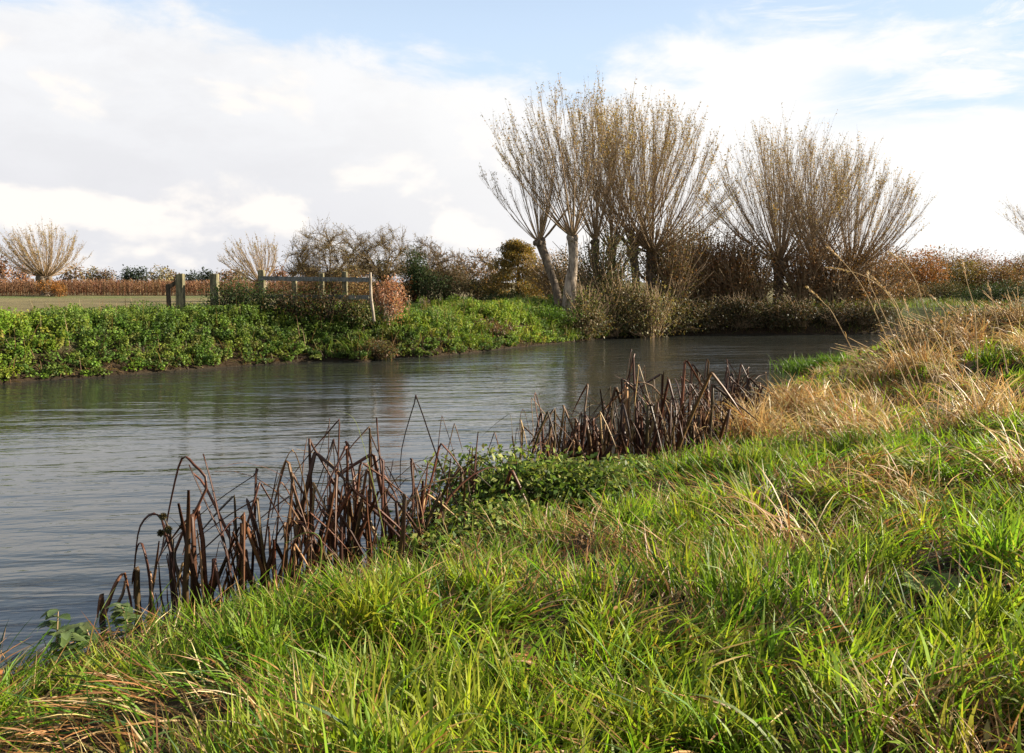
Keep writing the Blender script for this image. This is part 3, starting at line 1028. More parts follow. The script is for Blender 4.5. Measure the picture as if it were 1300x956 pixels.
def shrub(name, label, cat, base, size, n, leaf, cols, w=None, mat=None, lobes_n=7, twig=60, group=None, twig_mat=None, droop=-0.2, ragged=0.25, twig_out=1.05, part='foliage', flat=0.8):
    """bush: stems fan out from the foot and end in leaf masses"""
    root = thing(name, label, cat, base, group)
    sx, sy, sz = size
    lobes = []
    for _ in range(lobes_n):
        a = RNG.uniform(0, 2 * PI)
        q = RNG.random() ** 0.6
        h_ = RNG.uniform(0.30, 0.80)
        rr = RNG.uniform(0.26, 0.46)
        lobes.append((math.cos(a) * q * sx * 0.36, math.sin(a) * q * sy * 0.36, sz * h_ * (1 - 0.25 * q), sx * rr, sy * rr, sz * rr * 0.85 * flat))
    P, d, li = lobe_points(lobes, n)
    jit = RNG.normal(0, ragged * leaf * 3, (n, 3))
    P = P + jit
    P[:, 2] = np.maximum(P[:, 2], 0.03)
    lc = RNG.uniform(0.72, 1.28, lobes_n)
    lbf = Buf()
    D = d * 0.6 + rdir(n) * 0.7 + np.array((0, 0, droop))
    L = RNG.uniform(0.65, 1.35, n) * leaf
    leaves(lbf, P, D, rdir(n) * 0.5 + np.array((0, 0, 0.7)), L, L * RNG.uniform(0.45, 0.7, n), pick(cols, n, w) * lc[li][:, None])
    lbf.build(part, mat or M_AUTUMN, root)
    if twig:
        tbf = Buf()
        e, dd_, _ = lobe_points(lobes, twig, 0.2)
        e = e * np.array((twig_out, twig_out, twig_out))
        Q = np.empty((twig, 5, 3))
        st = RNG.normal(0, 0.06, (twig, 3)) * np.array((sx, sy, 0))
        for k_ in range(5):
            s = k_ / 4
            Q[:, k_] = st * (1 - s) + e * np.array((1, 1, 1)) * s
            Q[:, k_, 2] = e[:, 2] * s ** 0.8
            Q[:, k_] += RNG.normal(0, 0.02, (twig, 3)) * sz * (0 < k_)
        rb = 0.010 + 0.006 * sz
        tubes(tbf, Q, np.full((twig, 1), rb) * np.linspace(1, 0.25, 5)[None, :], 4)
        tbf.build('stems', twig_mat or M_DARKBARK, root)
    return root


def on_ground(u, v, Y, sink=0.03):
    p = at_y(u, v, Y)
    p[2] = float(ground_z(p[0], p[1])[0]) - sink
    return p


def broad_tree(name, label, base, height, width, leaf_n, leaf, cols, w=None, trunk_h=0.25, mat=None, seed=1, twig_r=0.018, group=None, ivy=False, upright=0.3, twig_n=(8, 6, 6)):
    """trunk, limbs, branches and twigs by repeated forking; leaves at the twig ends"""
    root = thing(name, label, 'tree', base, group)
    tb = Buf()
    th_ = height * trunk_h
    path = [(0, 0, -0.1), (RNG.normal(0, .02) * height, 0, th_ * 0.5), (RNG.normal(0, .02) * height, 0, th_)]
    r0 = height * 0.030
    trunk_tube(tb, path, [r0 * 1.3, r0, r0 * 0.9], 10, 0.1, seed)
    tb.build('trunk', M_DARKBARK, root)
    cb = Buf()
    ctr = np.array((0, 0, th_ * 0.75 + (height - th_) * 0.38))
    ext = np.array((width / 2, width / 2, (height - ctr[2])))

    def inside(n, lo, hi):
        """points between two shells of the domed crown (flattened underneath)"""
        d_ = rdir(n)
        e_ = d_ * ext * RNG.uniform(lo, hi, (n, 1)) * (1 + 0.22 * (fbm(d_[:, 0] + 5 + seed, d_[:, 1] * 1.0 + d_[:, 2], 0.5, seed, 2)[:, None] - 0.5) * 2)
        e_[:, 2] = np.where(e_[:, 2] < 0, e_[:, 2] * 0.62 * (ctr[2] - th_ * 0.5) / max(ext[2], .1), e_[:, 2])
        return ctr + e_

    def grow(starts, dirs, targets, K, wob):
        """curved branches that leave along dirs and end at targets"""
        n = len(targets)
        ln_ = np.linalg.norm(targets - starts, axis=1, keepdims=True)
        mid = starts + dirs * ln_ * 0.5
        t_ = np.linspace(0, 1, K)[None, :, None]
        Q_ = (1 - t_) ** 2 * starts[:, None] + 2 * t_ * (1 - t_) * mid[:, None] + t_ ** 2 * targets[:, None]
        return Q_ + RNG.normal(0, 1, Q_.shape) * ln_[:, None] * wob * t_

    def nearest(prev, targets):
        """start points on earlier branches: the closest ones that lie nearer the trunk than the target"""
        pts_ = prev[:, 1:].reshape(-1, 3)
        tan_ = norm(np.diff(prev, axis=1)).reshape(-1, 3)
        d2 = ((targets[:, None] - pts_[None]) ** 2).sum(-1)
        rt_ = np.linalg.norm((targets - path[-1]), axis=1)[:, None]
        rp_ = np.linalg.norm((pts_ - path[-1]), axis=1)[None]
        d2 = d2 + np.where(rp_ > rt_ * 0.93, 1e3, 0)
        k_ = d2.argmin(1)
        return pts_[k_], tan_[k_]

    nl = twig_n[0]
    tg = inside(nl, 0.62, 0.85)
    st_ = np.repeat(np.array([path[-1]], float), nl, 0)
    st_[:, 2] -= RNG.uniform(0, th_ * 0.35, nl)
    d0_ = norm(norm(tg - st_) * 0.6 + np.array((0, 0, 0.45 + upright * 0.4)))
    q0 = grow(st_, d0_, tg, 9, 0.018)
    tubes(cb, q0, r0 * 0.55 * np.linspace(1, 0.25, 9)[None] * RNG.uniform(0.7, 1.1, (nl, 1)), 6)
    tg = inside(nl * twig_n[1], 0.45, 0.96)
    a_, t0_ = nearest(q0, tg)
    q1 = grow(a_, t0_, tg, 7, 0.025)
    tubes(cb, q1, r0 * 0.20 * np.linspace(1, 0.3, 7)[None] * RNG.uniform(0.7, 1.1, (len(tg), 1)), 4)
    tg = inside(nl * twig_n[2] * 12, 0.5, 1.0)
    a_, t0_ = nearest(np.concatenate([q1[:, ::2], q0[:, ::2][:, :4]]) if False else q1, tg)
    q2 = grow(a_, t0_, tg, 5, 0.04)
    tubes(cb, q2, twig_r * 1.2 * np.linspace(1, 0.5, 5)[None] * np.ones((len(tg), 1)), 3)
    # finest twigs
    n3 = len(q2) * 3
    jj = np.repeat(np.arange(len(q2)), 3)
    kk_ = RNG.integers(1, 5, n3)
    s3 = q2[jj, kk_]
    d3 = norm(norm(q2[jj, 4] - q2[jj, 2]) + rdir(n3) * 0.7 + np.array((0, 0, 0.25)))
    l3 = RNG.uniform(0.04, 0.10, n3)[:, None] * height
    q3 = np.stack([s3 + d3 * l3 * f_ + RNG.normal(0, 0.01, (n3, 3)) * f_ for f_ in (0, 0.33, 0.66, 0.85, 1.0)], 1)
    tubes(cb, q3, twig_r * 0.8 * np.linspace(1, 0.5, 5)[None] * np.ones((n3, 1)), 3)
    ends = np.concatenate([q2, q3])
    cb.build('crown', M_CROWN, root)
    if leaf_n:
        lbf = Buf()
        j = RNG.integers(0, len(ends), leaf_n)
        k0 = RNG.integers(1, 4, leaf_n)
        s = RNG.random((leaf_n, 1))
        P = ends[j, k0] * (1 - s) + ends[j, k0 + 1] * s + RNG.normal(0, leaf * 0.7, (leaf_n, 3))
        L = RNG.uniform(0.6, 1.3, leaf_n) * leaf
        br_ = RNG.uniform(0.75, 1.25, len(ends))[j][:, None]
        leaves(lbf, P, rdir(leaf_n) + np.array((0, 0, -.2)), rdir(leaf_n) + np.array((0, 0, .5)), L, L * 0.6, pick(cols, leaf_n, w) * br_)
        lbf.build('leaves', mat or M_AUTUMN, root)
    if ivy:
        ib = Buf()
        n = 900
        hh = RNG.random(n) * height * 0.55
        aa = RNG.uniform(0, 2 * PI, n)
        rr = height * (0.035 + 0.045 * RNG.random(n))
        P = np.column_stack([np.cos(aa) * rr, np.sin(aa) * rr, hh])
        leaves(ib, P, rdir(n) + np.array((0, 0, -.3)), rdir(n), 0.16, 0.13, pick([(0.022, 0.04, 0.015), (0.03, 0.05, 0.018)], n))
        ib.build('ivy', M_FAR, root)
    return root


BROWNS = [(0.20, 0.115, 0.05), (0.26, 0.155, 0.06), (0.14, 0.09, 0.042), (0.16, 0.13, 0.05)]
OLIVE = [(0.185, 0.145, 0.048), (0.23, 0.17, 0.055), (0.14, 0.125, 0.04)]
DARKG = [(0.025, 0.045, 0.015), (0.035, 0.06, 0.02), (0.05, 0.06, 0.022)]
GOLD = [(0.22, 0.15, 0.03), (0.17, 0.125, 0.028), (0.12, 0.11, 0.03), (0.26, 0.17, 0.035)]
RUST = [(0.32, 0.135, 0.035), (0.25, 0.115, 0.04), (0.20, 0.12, 0.045)]
BRAM = [(0.05, 0.075, 0.02), (0.08, 0.09, 0.025), (0.10, 0.07, 0.03), (0.14, 0.11, 0.04)]


def hedge_tree(fn, u, Y, vtop, *a, **k):
    pass


def metres(px, Y):
    return px / FPX * Y


def tree_px(name, label, u0, u1, vtop, Y, leaf_n, leaf, cols, **kw):
    b = on_ground((u0 + u1) / 2, 380, Y)
    top = at_y((u0 + u1) / 2, vtop, Y)[2]
    return broad_tree(name, label, b, (top - b[2]) * 1.02, metres(u1 - u0, Y) * 1.22, leaf_n, leaf, cols, **kw)


# hedge line behind the stubble field
tree_px('broad_tree', 'broad olive brown tree with domed crown behind the wooden railing', 366, 468, 287, 64, 9500, 0.09, OLIVE, seed=2, twig_r=0.012, trunk_h=0.20, twig_n=(12, 9, 13))
tree_px('ivy_clad_tree', 'thin brown tree with dark ivy on its trunk behind copper bush', 448, 522, 287, 66, 4200, 0.09, OLIVE, seed=3, twig_r=0.012, ivy=True, trunk_h=0.28, twig_n=(9, 8, 10))
tree_px('bare_tree', 'pale bare tree rising beside the dark conical evergreen', 516, 568, 299, 70, 3000, 0.10, [(0.17, 0.125, 0.07), (0.2, 0.15, 0.08)], seed=5, twig_r=0.017, upright=0.8, trunk_h=0.25)
tree_px('bare_tree', 'bare tree with ivy between the evergreen and the brown thicket', 540, 594, 313, 64, 1800, 0.10, BROWNS, seed=6, twig_r=0.017, ivy=True, upright=0.6)
tree_px('brown_tree', 'rounded brown tree in the hedge left of the golden tree', 575, 638, 318, 68, 4200, 0.15, BROWNS, seed=7, twig_r=0.018, trunk_h=0.15, upright=0.6)
shrub('dark_evergreen', 'dark conical evergreen in the far hedge', 'tree', on_ground(527, 385, 62), (1.9, 1.9, 4.3), 4600, 0.14, DARKG, mat=M_FAR, lobes_n=14, twig=30, part='crown')
# golden tree in tiers
root = thing('golden_tree', 'golden yellow tree with tiered branches left of the leaning willow', 'tree', on_ground(657, 386, 60))
tb, lb_ = Buf(), Buf()
trunk_tube(tb, [(0, 0, 0), (0.05, 0, 2.2), (0, 0, 4.4)], [0.16, 0.11, 0.03], 8, 0.1, 3)
tb.build('trunk', M_DARKBARK, root)
for k_ in range(190):
    hh = RNG.uniform(0.35, 4.75)
    wd = (2.35 * (1 - (hh / 5.2) ** 2.0) + 0.2) * RNG.uniform(0.75, 1.22)
    a = RNG.uniform(0, 2 * PI)
    q = RNG.uniform(0.15, 1.0) ** 0.6
    c0 = (math.cos(a) * wd * q, math.sin(a) * wd * q, hh - 0.35 * q)
    m = 130
    P, d, _ = lobe_points([(*c0, RNG.uniform(.3, .85), RNG.uniform(.3, .85), RNG.uniform(.08, .22))], m)
    P = P + RNG.normal(0, 0.07, (m, 3))
    L = RNG.uniform(0.08, 0.17, m)
    leaves(lb_, P, d + rdir(m) * 0.9 + np.array((0, 0, -.3)), rdir(m) + np.array((0, 0, .5)), L, L * 0.6, pick(GOLD, m) * RNG.uniform(0.6, 1.25))
lb_.build('crown', M_AUTUMN, root)
# hedge shrubs, each its own
hs = [(508, 62, 30, 'small rusty shrub at the foot of the dark evergreen', RUST), (552, 61, 34, 'low dark shrub right of the conical evergreen', DARKG),
      (580, 62, 46, 'dark brown shrub under the bare ivied tree', [(0.06, 0.05, 0.025), (0.09, 0.06, 0.03)]),
      (606, 61, 30, 'dark brown green shrub below the rounded brown tree', [(0.06, 0.05, 0.022), (0.05, 0.055, 0.02)]),
      (640, 58.5, 6, 'low dark shrub in front of the golden tree', DARKG), (700, 62, 40, 'dark olive shrub right of the golden tree', [(0.06, 0.055, 0.022), (0.09, 0.065, 0.03)]),
      (448, 60, 30, 'brown green shrub seen between the railings of the fence', BROWNS), (478, 61, 28, 'dull green shrub behind the copper bush', [(0.06, 0.06, 0.025), (0.10, 0.075, 0.03)]),
      (388, 61, 30, 'low rust brown shrub under the broad olive tree', BROWNS), (420, 61, 26, 'dark shrub at the foot of the broad olive tree', [(0.06, 0.05, 0.025), (0.09, 0.06, 0.03)])]
for u, Y_, hpx, lab, cc in hs:
    h_ = metres(hpx, Y_) + 0.9
    shrub('hedge_shrub', lab, 'shrub', on_ground(u, 385, Y_), (metres(52, Y_), 2.2, h_), 2600, 0.13, cc, mat=M_FAR, lobes_n=9, twig=40, group='shrubs of the far hedge')
shrub('orange_shrub', 'small orange brown shrub under the lone windswept willow', 'shrub', on_ground(66, 380, 91), (2.6, 2.0, 2.2), 1800, 0.15, [(0.26, 0.11, 0.025), (0.2, 0.1, 0.03)], mat=M_FAR, lobes_n=6, twig=20)

# horizon trees far left, beyond the maize
hz = [(4, 300, 14, 24, RUST, 'rust brown tree at the left end of the horizon'), (28, 320, 20, 16, RUST, 'small russet tree on the horizon left of the lone willow'),
      (96, 300, 30, 15, BROWNS, 'brown domed tree on the horizon right of the lone willow'), (118, 330, 20, 10, OLIVE, 'low olive tree on the horizon beside the brown domed one'),
      (136, 330, 18, 10, BROWNS, 'small brown tree on the horizon before the dark pair'), (162, 320, 14, 11, DARKG, 'dark green tree, left one of a close pair on the horizon'),
      (177, 320, 15, 13, DARKG, 'dark green tree, right one of a close pair on the horizon'), (203, 310, 28, 14, OLIVE, 'olive grey tree on the horizon left of the broken gate post'),
      (222, 330, 18, 11, BROWNS, 'brown tree on the horizon just behind the broken gate post'), (248, 330, 18, 9, DARKG, 'low dark tree on the horizon between the two gate posts'),
      (262, 320, 18, 12, DARKG, 'dark tree on the horizon against the square gate post'), (288, 310, 20, 10, BROWNS, 'brown tree on the horizon right of the square gate post'),
      (306, 320, 18, 11, OLIVE, 'olive tree on the horizon left of the pale willow'), (352, 300, 18, 12, RUST, 'russet tree on the horizon behind the pale willow')]
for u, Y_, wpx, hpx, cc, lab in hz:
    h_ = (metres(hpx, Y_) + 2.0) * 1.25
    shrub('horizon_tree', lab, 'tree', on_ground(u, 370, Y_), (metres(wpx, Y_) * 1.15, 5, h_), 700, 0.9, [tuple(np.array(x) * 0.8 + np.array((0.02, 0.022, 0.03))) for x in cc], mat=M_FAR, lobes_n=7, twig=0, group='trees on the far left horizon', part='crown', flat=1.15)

# scrub under and between the willows
sc = [(762, 31.5, (2.2, 1.8, 2.2), [(0.131, 0.145, 0.051), (0.203, 0.160, 0.065), (0.087, 0.109, 0.036)], 'green brown bush right of the pale barkless trunk', 420),
      (742, 29.3, (1.2, 1.0, 1.1), [(0.116, 0.160, 0.043), (0.174, 0.160, 0.058)], 'small green bush at the foot of the pale barkless trunk', 380),
      (790, 30.4, (1.9, 1.5, 1.7), [(0.145, 0.152, 0.051), (0.217, 0.160, 0.065), (0.087, 0.109, 0.036)], 'olive bush under the forked willow by the water', 420),
      (823, 30.2, (1.7, 1.5, 1.5), [(0.174, 0.145, 0.058), (0.116, 0.123, 0.043)], 'olive bush below the broad willow at the waterline', 420),
      (852, 32.5, (2.2, 2.0, 2.3), BROWNS + [(0.131, 0.123, 0.043)], 'brown thicket right of the broad willow', 420),
      (890, 34.6, (2.8, 2.2, 2.5), [(0.290, 0.152, 0.051), (0.217, 0.123, 0.043), (0.145, 0.109, 0.043)], 'orange brown scrub between the two willow groups', 420),
      (925, 34.3, (2.6, 2.2, 2.9), [(0.246, 0.131, 0.058), (0.174, 0.102, 0.051), (0.145, 0.102, 0.043)], 'red brown scrub left of the wide round willow', 420),
      (962, 34.2, (2.4, 2.2, 2.5), BROWNS, 'brown scrub around the trunk of the wide round willow', 420),
      (1018, 34.9, (2.6, 2.0, 2.3), [(0.203, 0.116, 0.051), (0.145, 0.087, 0.043)], 'russet scrub between the two right hand willow trunks', 420),
      (1058, 35.0, (2.4, 2.0, 2.3), [(0.145, 0.094, 0.046), (0.189, 0.116, 0.051)], 'dark brown scrub behind the stout willow trunk', 420),
      (1100, 35.8, (2.8, 2.0, 2.4), [(0.203, 0.109, 0.043), (0.131, 0.087, 0.043)], 'chestnut brown scrub right of the stout willow trunk', 420),
      (720, 46, (3.4, 2.4, 2.6), [(0.116, 0.087, 0.043), (0.160, 0.109, 0.051)], 'dark brown thicket seen behind the leaning willow', 420),
      (868, 48, (3.8, 2.4, 3.3), [(0.102, 0.109, 0.041), (0.145, 0.116, 0.043)], 'dull green tree top above the brown scrub', 420)]
for u, Y_, sz_, cc, lab, v0 in sc:
    sz_ = (sz_[0] * 1.15, sz_[1], sz_[2] * (1.62 if Y_ < 33 else 1.45))
    n_ = int(2300 * (sz_[0] * sz_[2]) / 4.5)
    shrub('scrub_bush', lab, 'bush', on_ground(u, v0, Y_), sz_, n_, 0.085 if Y_ < 40 else 0.11, cc, mat=M_AUTUMN, lobes_n=9, twig=130, group='bushes under the willows', twig_out=1.25, twig_mat=M_TWIG)

# low brambles hanging over the dark right bank, rooted at the water's edge
SHADE_BRAM = [(0.025, 0.032, 0.011), (0.045, 0.040, 0.015), (0.075, 0.048, 0.02)]  # leaf colours darkened to stand in for shade on the bank's viewer-facing side
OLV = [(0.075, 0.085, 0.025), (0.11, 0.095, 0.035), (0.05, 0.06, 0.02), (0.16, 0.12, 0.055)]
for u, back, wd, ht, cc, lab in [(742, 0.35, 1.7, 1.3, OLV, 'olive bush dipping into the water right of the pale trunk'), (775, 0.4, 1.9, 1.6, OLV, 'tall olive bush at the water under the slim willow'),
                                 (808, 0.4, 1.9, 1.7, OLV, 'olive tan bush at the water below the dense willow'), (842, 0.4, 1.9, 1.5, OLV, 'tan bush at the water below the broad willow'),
                                 (875, 0.4, 1.9, 1.25, OLV + SHADE_BRAM, 'mixed bramble at the water where the dark bank begins'), (905, 0.4, 2.2, 1.1, SHADE_BRAM, 'dark bramble hanging over the water below the orange scrub'),
                                 (945, 0.4, 2.2, 1.1, SHADE_BRAM, 'dark bramble hanging over the water left of the round willow'), (985, 0.4, 2.2, 1.1, SHADE_BRAM + OLV[:1], 'dark bramble at the water right below the round willow'),
                                 (1022, 0.4, 2.2, 1.05, SHADE_BRAM, 'dark bramble at the water between the two right hand willows'), (1060, 0.4, 2.2, 1.1, SHADE_BRAM, 'dark bramble at the water below the stout trunk willow'),
                                 (1100, 0.5, 2.4, 1.1, SHADE_BRAM, 'dark bramble at the far end of the water')]:
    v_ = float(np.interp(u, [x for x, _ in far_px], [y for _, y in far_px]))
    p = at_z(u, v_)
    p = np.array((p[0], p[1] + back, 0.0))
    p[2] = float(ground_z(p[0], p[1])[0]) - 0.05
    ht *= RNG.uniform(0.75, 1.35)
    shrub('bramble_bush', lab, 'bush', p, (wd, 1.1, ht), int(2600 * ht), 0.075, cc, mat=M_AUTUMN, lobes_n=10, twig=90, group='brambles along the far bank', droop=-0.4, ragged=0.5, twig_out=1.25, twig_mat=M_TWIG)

# wood on the right
rw = [(1128, 82, 50, 318, RUST + OLIVE, 'russet tree just right of the stout willow'), (1152, 88, 44, 330, [(0.20, 0.11, 0.03), (0.15, 0.09, 0.03)], 'orange brown tree left in the right hand wood'),
      (1175, 80, 44, 326, RUST, 'rust orange tree second from the left in the wood'), (1200, 92, 44, 328, BROWNS, 'brown tree with flat top in the wood behind tall grass'),
      (1222, 86, 40, 335, OLIVE, 'olive tree in the wood behind the tall single grass stalk'), (1245, 92, 44, 328, RUST, 'dark rust tree in the middle of the right hand wood'),
      (1268, 84, 40, 331, BROWNS, 'brown tree near the right edge of the wood'), (1292, 90, 44, 334, RUST, 'deep orange tree at the right edge of the wood'),
      (1330, 88, 60, 330, OLIVE, 'olive brown tree cut by the right edge of the photo')]
for u, Y_, wpx, vt, cc, lab in rw:
    b = on_ground(u, 385, Y_)
    h_ = at_y(u, vt, Y_)[2] - b[2]
    shrub('autumn_tree', lab, 'tree', b, (metres(wpx, Y_) * 1.35, 4, h_ * RNG.uniform(1.1, 1.42)), 3800, 0.20, cc, mat=M_FAR, lobes_n=11, twig=40, group='trees of the right hand wood', part='crown', flat=0.95)
for u, Y_, wd, h_, cc, lab in [(1150, 58, 3.6, 1.7, BROWNS, 'low brown bush before the orange trees of the wood'), (1190, 55, 3.2, 1.6, [(0.10, 0.085, 0.03), (0.07, 0.07, 0.025)], 'olive bush before the rust orange tree'),
                               (1235, 46, 2.6, 1.7, [(0.05, 0.085, 0.022), (0.04, 0.06, 0.02)], 'green bush beyond the tall dry grass'), (1275, 44, 2.8, 1.9, DARKG, 'dark green bush at right beyond the bank crest'),
                               (1320, 46, 3.0, 2.0, DARKG, 'dark green bush cut by the right edge'), (1120, 50, 3.2, 1.6, BROWNS, 'dull brown bush where the river bends out of sight')]:
    shrub('field_bush', lab, 'bush', on_ground(u, 390, Y_), (wd, 2.0, h_), 2400, 0.10, cc, mat=M_FAR, lobes_n=8, twig=60, group='bushes before the right hand wood')

# bank-top brambles and bushes by the fence
for u, Y_, sz_, cc, lab in [(288, 21.6, (1.6, 0.9, 1.2), DARKG, 'dark bramble mound at the foot of the square gate post'), (325, 21.8, (1.6, 0.9, 1.2), DARKG, 'dark bramble mound between square post and railing'),
                            (372, 22.0, (1.6, 0.9, 1.1), [(0.035, 0.05, 0.018), (0.10, 0.06, 0.03)], 'dark bramble under the left half of the railing'),
                            (415, 22.2, (1.5, 0.9, 1.1), [(0.045, 0.06, 0.02), (0.10, 0.06, 0.03)], 'brown green bramble under the right half of the railing'),
                            (452, 22.3, (1.2, 0.9, 1.0), [(0.05, 0.075, 0.02), (0.12, 0.10, 0.04)], 'weedy bramble at the right end of the railing')]:
    b = on_ground(u, 395, Y_)
    shrub('bramble_bush', lab, 'bush', b, sz_, 2000, 0.06, cc, mat=M_LEAF, lobes_n=8, twig=40, group='brambles along the railing')
shrub('copper_bush', 'copper pink dead leaved bush at the right end of the railing', 'bush', on_ground(490, 400, 22.8), (0.95, 0.8, 1.75), 2000, 0.065, [(0.30, 0.15, 0.09), (0.36, 0.20, 0.12), (0.22, 0.11, 0.06)], lobes_n=7, twig=50, twig_mat=M_PALE)
shrub('waterside_bush', 'reddish brown weedy clump in the gap of the nettle bank', 'bush', on_ground(478, 445, 21.4), (0.9, 0.8, 0.75), 1500, 0.06, [(0.13, 0.07, 0.035), (0.09, 0.09, 0.03), (0.06, 0.06, 0.02)], lobes_n=7, twig=50)
shrub('waterside_bush', 'brown leaved weeds overhanging the water below the willows', 'bush', on_ground(628, 436, 25.2), (1.2, 0.8, 0.7), 1200, 0.06, [(0.14, 0.08, 0.045), (0.09, 0.07, 0.03)], lobes_n=7, twig=40)
shrub('waterside_bush', 'bright green leafy clump at the water under the pale trunk', 'bush', on_ground(700, 428, 28.0), (1.6, 0.9, 0.8), 2000, 0.06, [(0.10, 0.17, 0.025), (0.07, 0.13, 0.02)], mat=M_LEAF, lobes_n=8, twig=20)

# ------------------------------------------------------------------ fence


def square_post(buf, x, y, z0, z1, w, lean=(0, 0), top_tilt=0.0):
    h_ = w / 2
    c = 0.012
    prof = [(-h_ + c, -h_), (h_ - c, -h_), (h_, -h_ + c), (h_, h_ - c), (h_ - c, h_), (-h_ + c, h_), (-h_, h_ - c), (-h_, -h_ + c)]
    V = []
    ks = [0, 0.35, 0.7, 1.0]
    for k_ in ks:
        for (px, py) in prof:
            V.append((x + px * (1 + 0.03 * math.sin(7 * k_ + px * 9)) + lean[0] * k_, y + py + lean[1] * k_, z0 + (z1 - z0) * k_ + (top_tilt * px if k_ == 1 else 0)))
    V.append((x + lean[0], y + lean[1], z1 + 0.015))
    F4, F3 = [], []
    for j in range(len(ks) - 1):
        for i in range(8):
            F4.append((j * 8 + i, j * 8 + (i + 1) % 8, (j + 1) * 8 + (i + 1) % 8, (j + 1) * 8 + i))
    m = (len(ks) - 1) * 8
    for i in range(8):
        F3.append((m + i, m + (i + 1) % 8, len(V) - 1))
    buf.add(V, F4, F3)


def beam(buf, a, b, w, h_):
    a, b = np.array(a, float), np.array(b, float)
    t = norm(b - a)
    s = norm(np.cross(t, (0, 0, 1.0)))
    up_ = np.cross(s, t)
    V = []
    for k_ in np.linspace(0, 1, 5):
        c = a + (b - a) * k_ + up_ * RNG.normal(0, 0.004)
        for sx_, sz_ in ((-1, -1), (1, -1), (1, 1), (-1, 1)):
            V.append(c + s * sx_ * w / 2 + up_ * sz_ * h_ / 2)
    F = [(j * 4 + i, j * 4 + (i + 1) % 4, (j + 1) * 4 + (i + 1) % 4, (j + 1) * 4 + i) for j in range(4) for i in range(4)]
    F += [(3, 2, 1, 0), (16, 17, 18, 19)]
    buf.add(V, F)


FY = 22.4
f0 = at_y(333, 375, FY)
fence = thing('railing_fence', 'weathered two rail timber fence on top of the nettle bank', 'fence', (f0[0], FY, float(ground_z(f0[0], FY)[0])))


def local(u, v, Y, o=fence):
    return at_y(u, v, Y) - np.array(o.location)


for u, vt, wpx, dy, m_ in [(333, 343, 7.5, 0.0, M_TIMBER), (373, 354, 6, 0.9, M_TIMBER), (408, 347, 6, 1.0, M_TIMBER), (438, 345, 6.5, 0.1, M_TIMBER)]:
    b_ = Buf()
    p = local(u, vt, FY + dy)
    gz = float(ground_z(p[0] + fence.location[0], FY + dy)[0]) - fence.location[2]
    square_post(b_, p[0], p[1], gz - 0.1, p[2], metres(wpx, FY), (RNG.normal(0, .015), 0))
    b_.build('post', m_, fence, smooth=False)
for (u0, v0, u1, v1) in [(329, 353, 473, 355.5), (333, 376, 468, 377.5)]:
    b_ = Buf()
    beam(b_, local(u0, v0, FY - 0.12), local(u1, v1, FY - 0.05), 0.05, 0.115)
    b_.build('rail', M_RAIL, fence, smooth=False)
b_ = Buf()
L_ = np.array([[local(470, 346, FY - .45), local(470.5, 362, FY - .45), local(471, 378, FY - .5), local(473, 392, FY - .55), local(475, 408, FY - 0.65)]])
tubes(b_, L_, np.array([[0.035, 0.036, 0.04, 0.038, 0.035]]), 8, cap=True)
pole = b_.build('bent_pole', M_PALE)
pole.location = fence.location
pole['label'] = 'thin pale crooked pole standing at the right end of the railing'
pole['category'] = 'pole'

# old gate posts
g0 = on_ground(229, 388, 22.0)
gp = thing('gate_post', 'tall split gate post with a broken brace, leftmost on the bank', 'post', g0)
b_ = Buf()
square_post(b_, 0, 0, -0.1, at_y(229, 348, 22.0)[2] - g0[2], 0.19, (0.02, 0), 0.1)
b_.build('post', M_TIMBER, gp, smooth=False)
b_ = Buf()
beam(b_, at_y(226, 357, 22.0) - g0, at_y(212, 366, 22.0) - g0, 0.07, 0.09)
b_.build('brace', M_DARKBARK, gp, smooth=False)
b_ = Buf()
square_post(b_, (at_y(214, 366, 22.0) - g0)[0], 0.02, -0.1, (at_y(214, 361, 22.0) - g0)[2], 0.10, (-0.02, 0))
b_.build('stub_post', M_DARKBARK, gp, smooth=False)
g1 = on_ground(273, 388, 22.2)
b_ = Buf()
square_post(b_, g1[0], g1[1], g1[2] - 0.1, at_y(273, 348, 22.2)[2], 0.19, (0, 0), 0.0)
p1 = b_.build('square_post', M_TIMBER, smooth=False)
p1['label'] = 'short square timber post rising from a dark bramble'
p1['category'] = 'post'
shrub('bramble_bush', 'small dark bramble clinging to the split gate post', 'bush', on_ground(213, 388, 22.0), (0.5, 0.5, 0.55), 700, 0.05, DARKG, mat=M_LEAF, lobes_n=5, twig=20, group='brambles along the railing')

# ------------------------------------------------------------------ dead bur-reeds


def strap(pts, w, c, nrm=None):
    """flat keeled leaf along 3-D points"""
    P = np.array(pts, float)
    K = len(P)
    t = norm(np.gradient(P, axis=0))
    a = RNG.uniform(0, PI)
    s = np.array((math.cos(a), math.sin(a), 0.0))
    side = norm(s - t * (t @ s)[:, None])
    nm = np.cross(t, side)
    ww = np.array(w)[:, None]
    V = np.stack([P - side * ww / 2, P + nm * ww * 0.22, P + side * ww / 2, P - nm * ww * 0.10], 1).reshape(-1, 3)
    F = []
    for j in range(K - 1):
        for i in range(4):
            F.append((j * 4 + i, j * 4 + (i + 1) % 4, (j + 1) * 4 + (i + 1) % 4, (j + 1) * 4 + i))
    F.append((0, 1, 2, 3))
    F.append((K * 4 - 1, K * 4 - 2, K * 4 - 3, K * 4 - 4))
    b_ = Buf()
    b_.add(V, F, None, np.repeat(c, 4, 0))
    return b_


RC = [(0.045, 0.018, 0.010), (0.072, 0.027, 0.014), (0.10, 0.042, 0.020), (0.27, 0.17, 0.085), (0.028, 0.013, 0.009)]


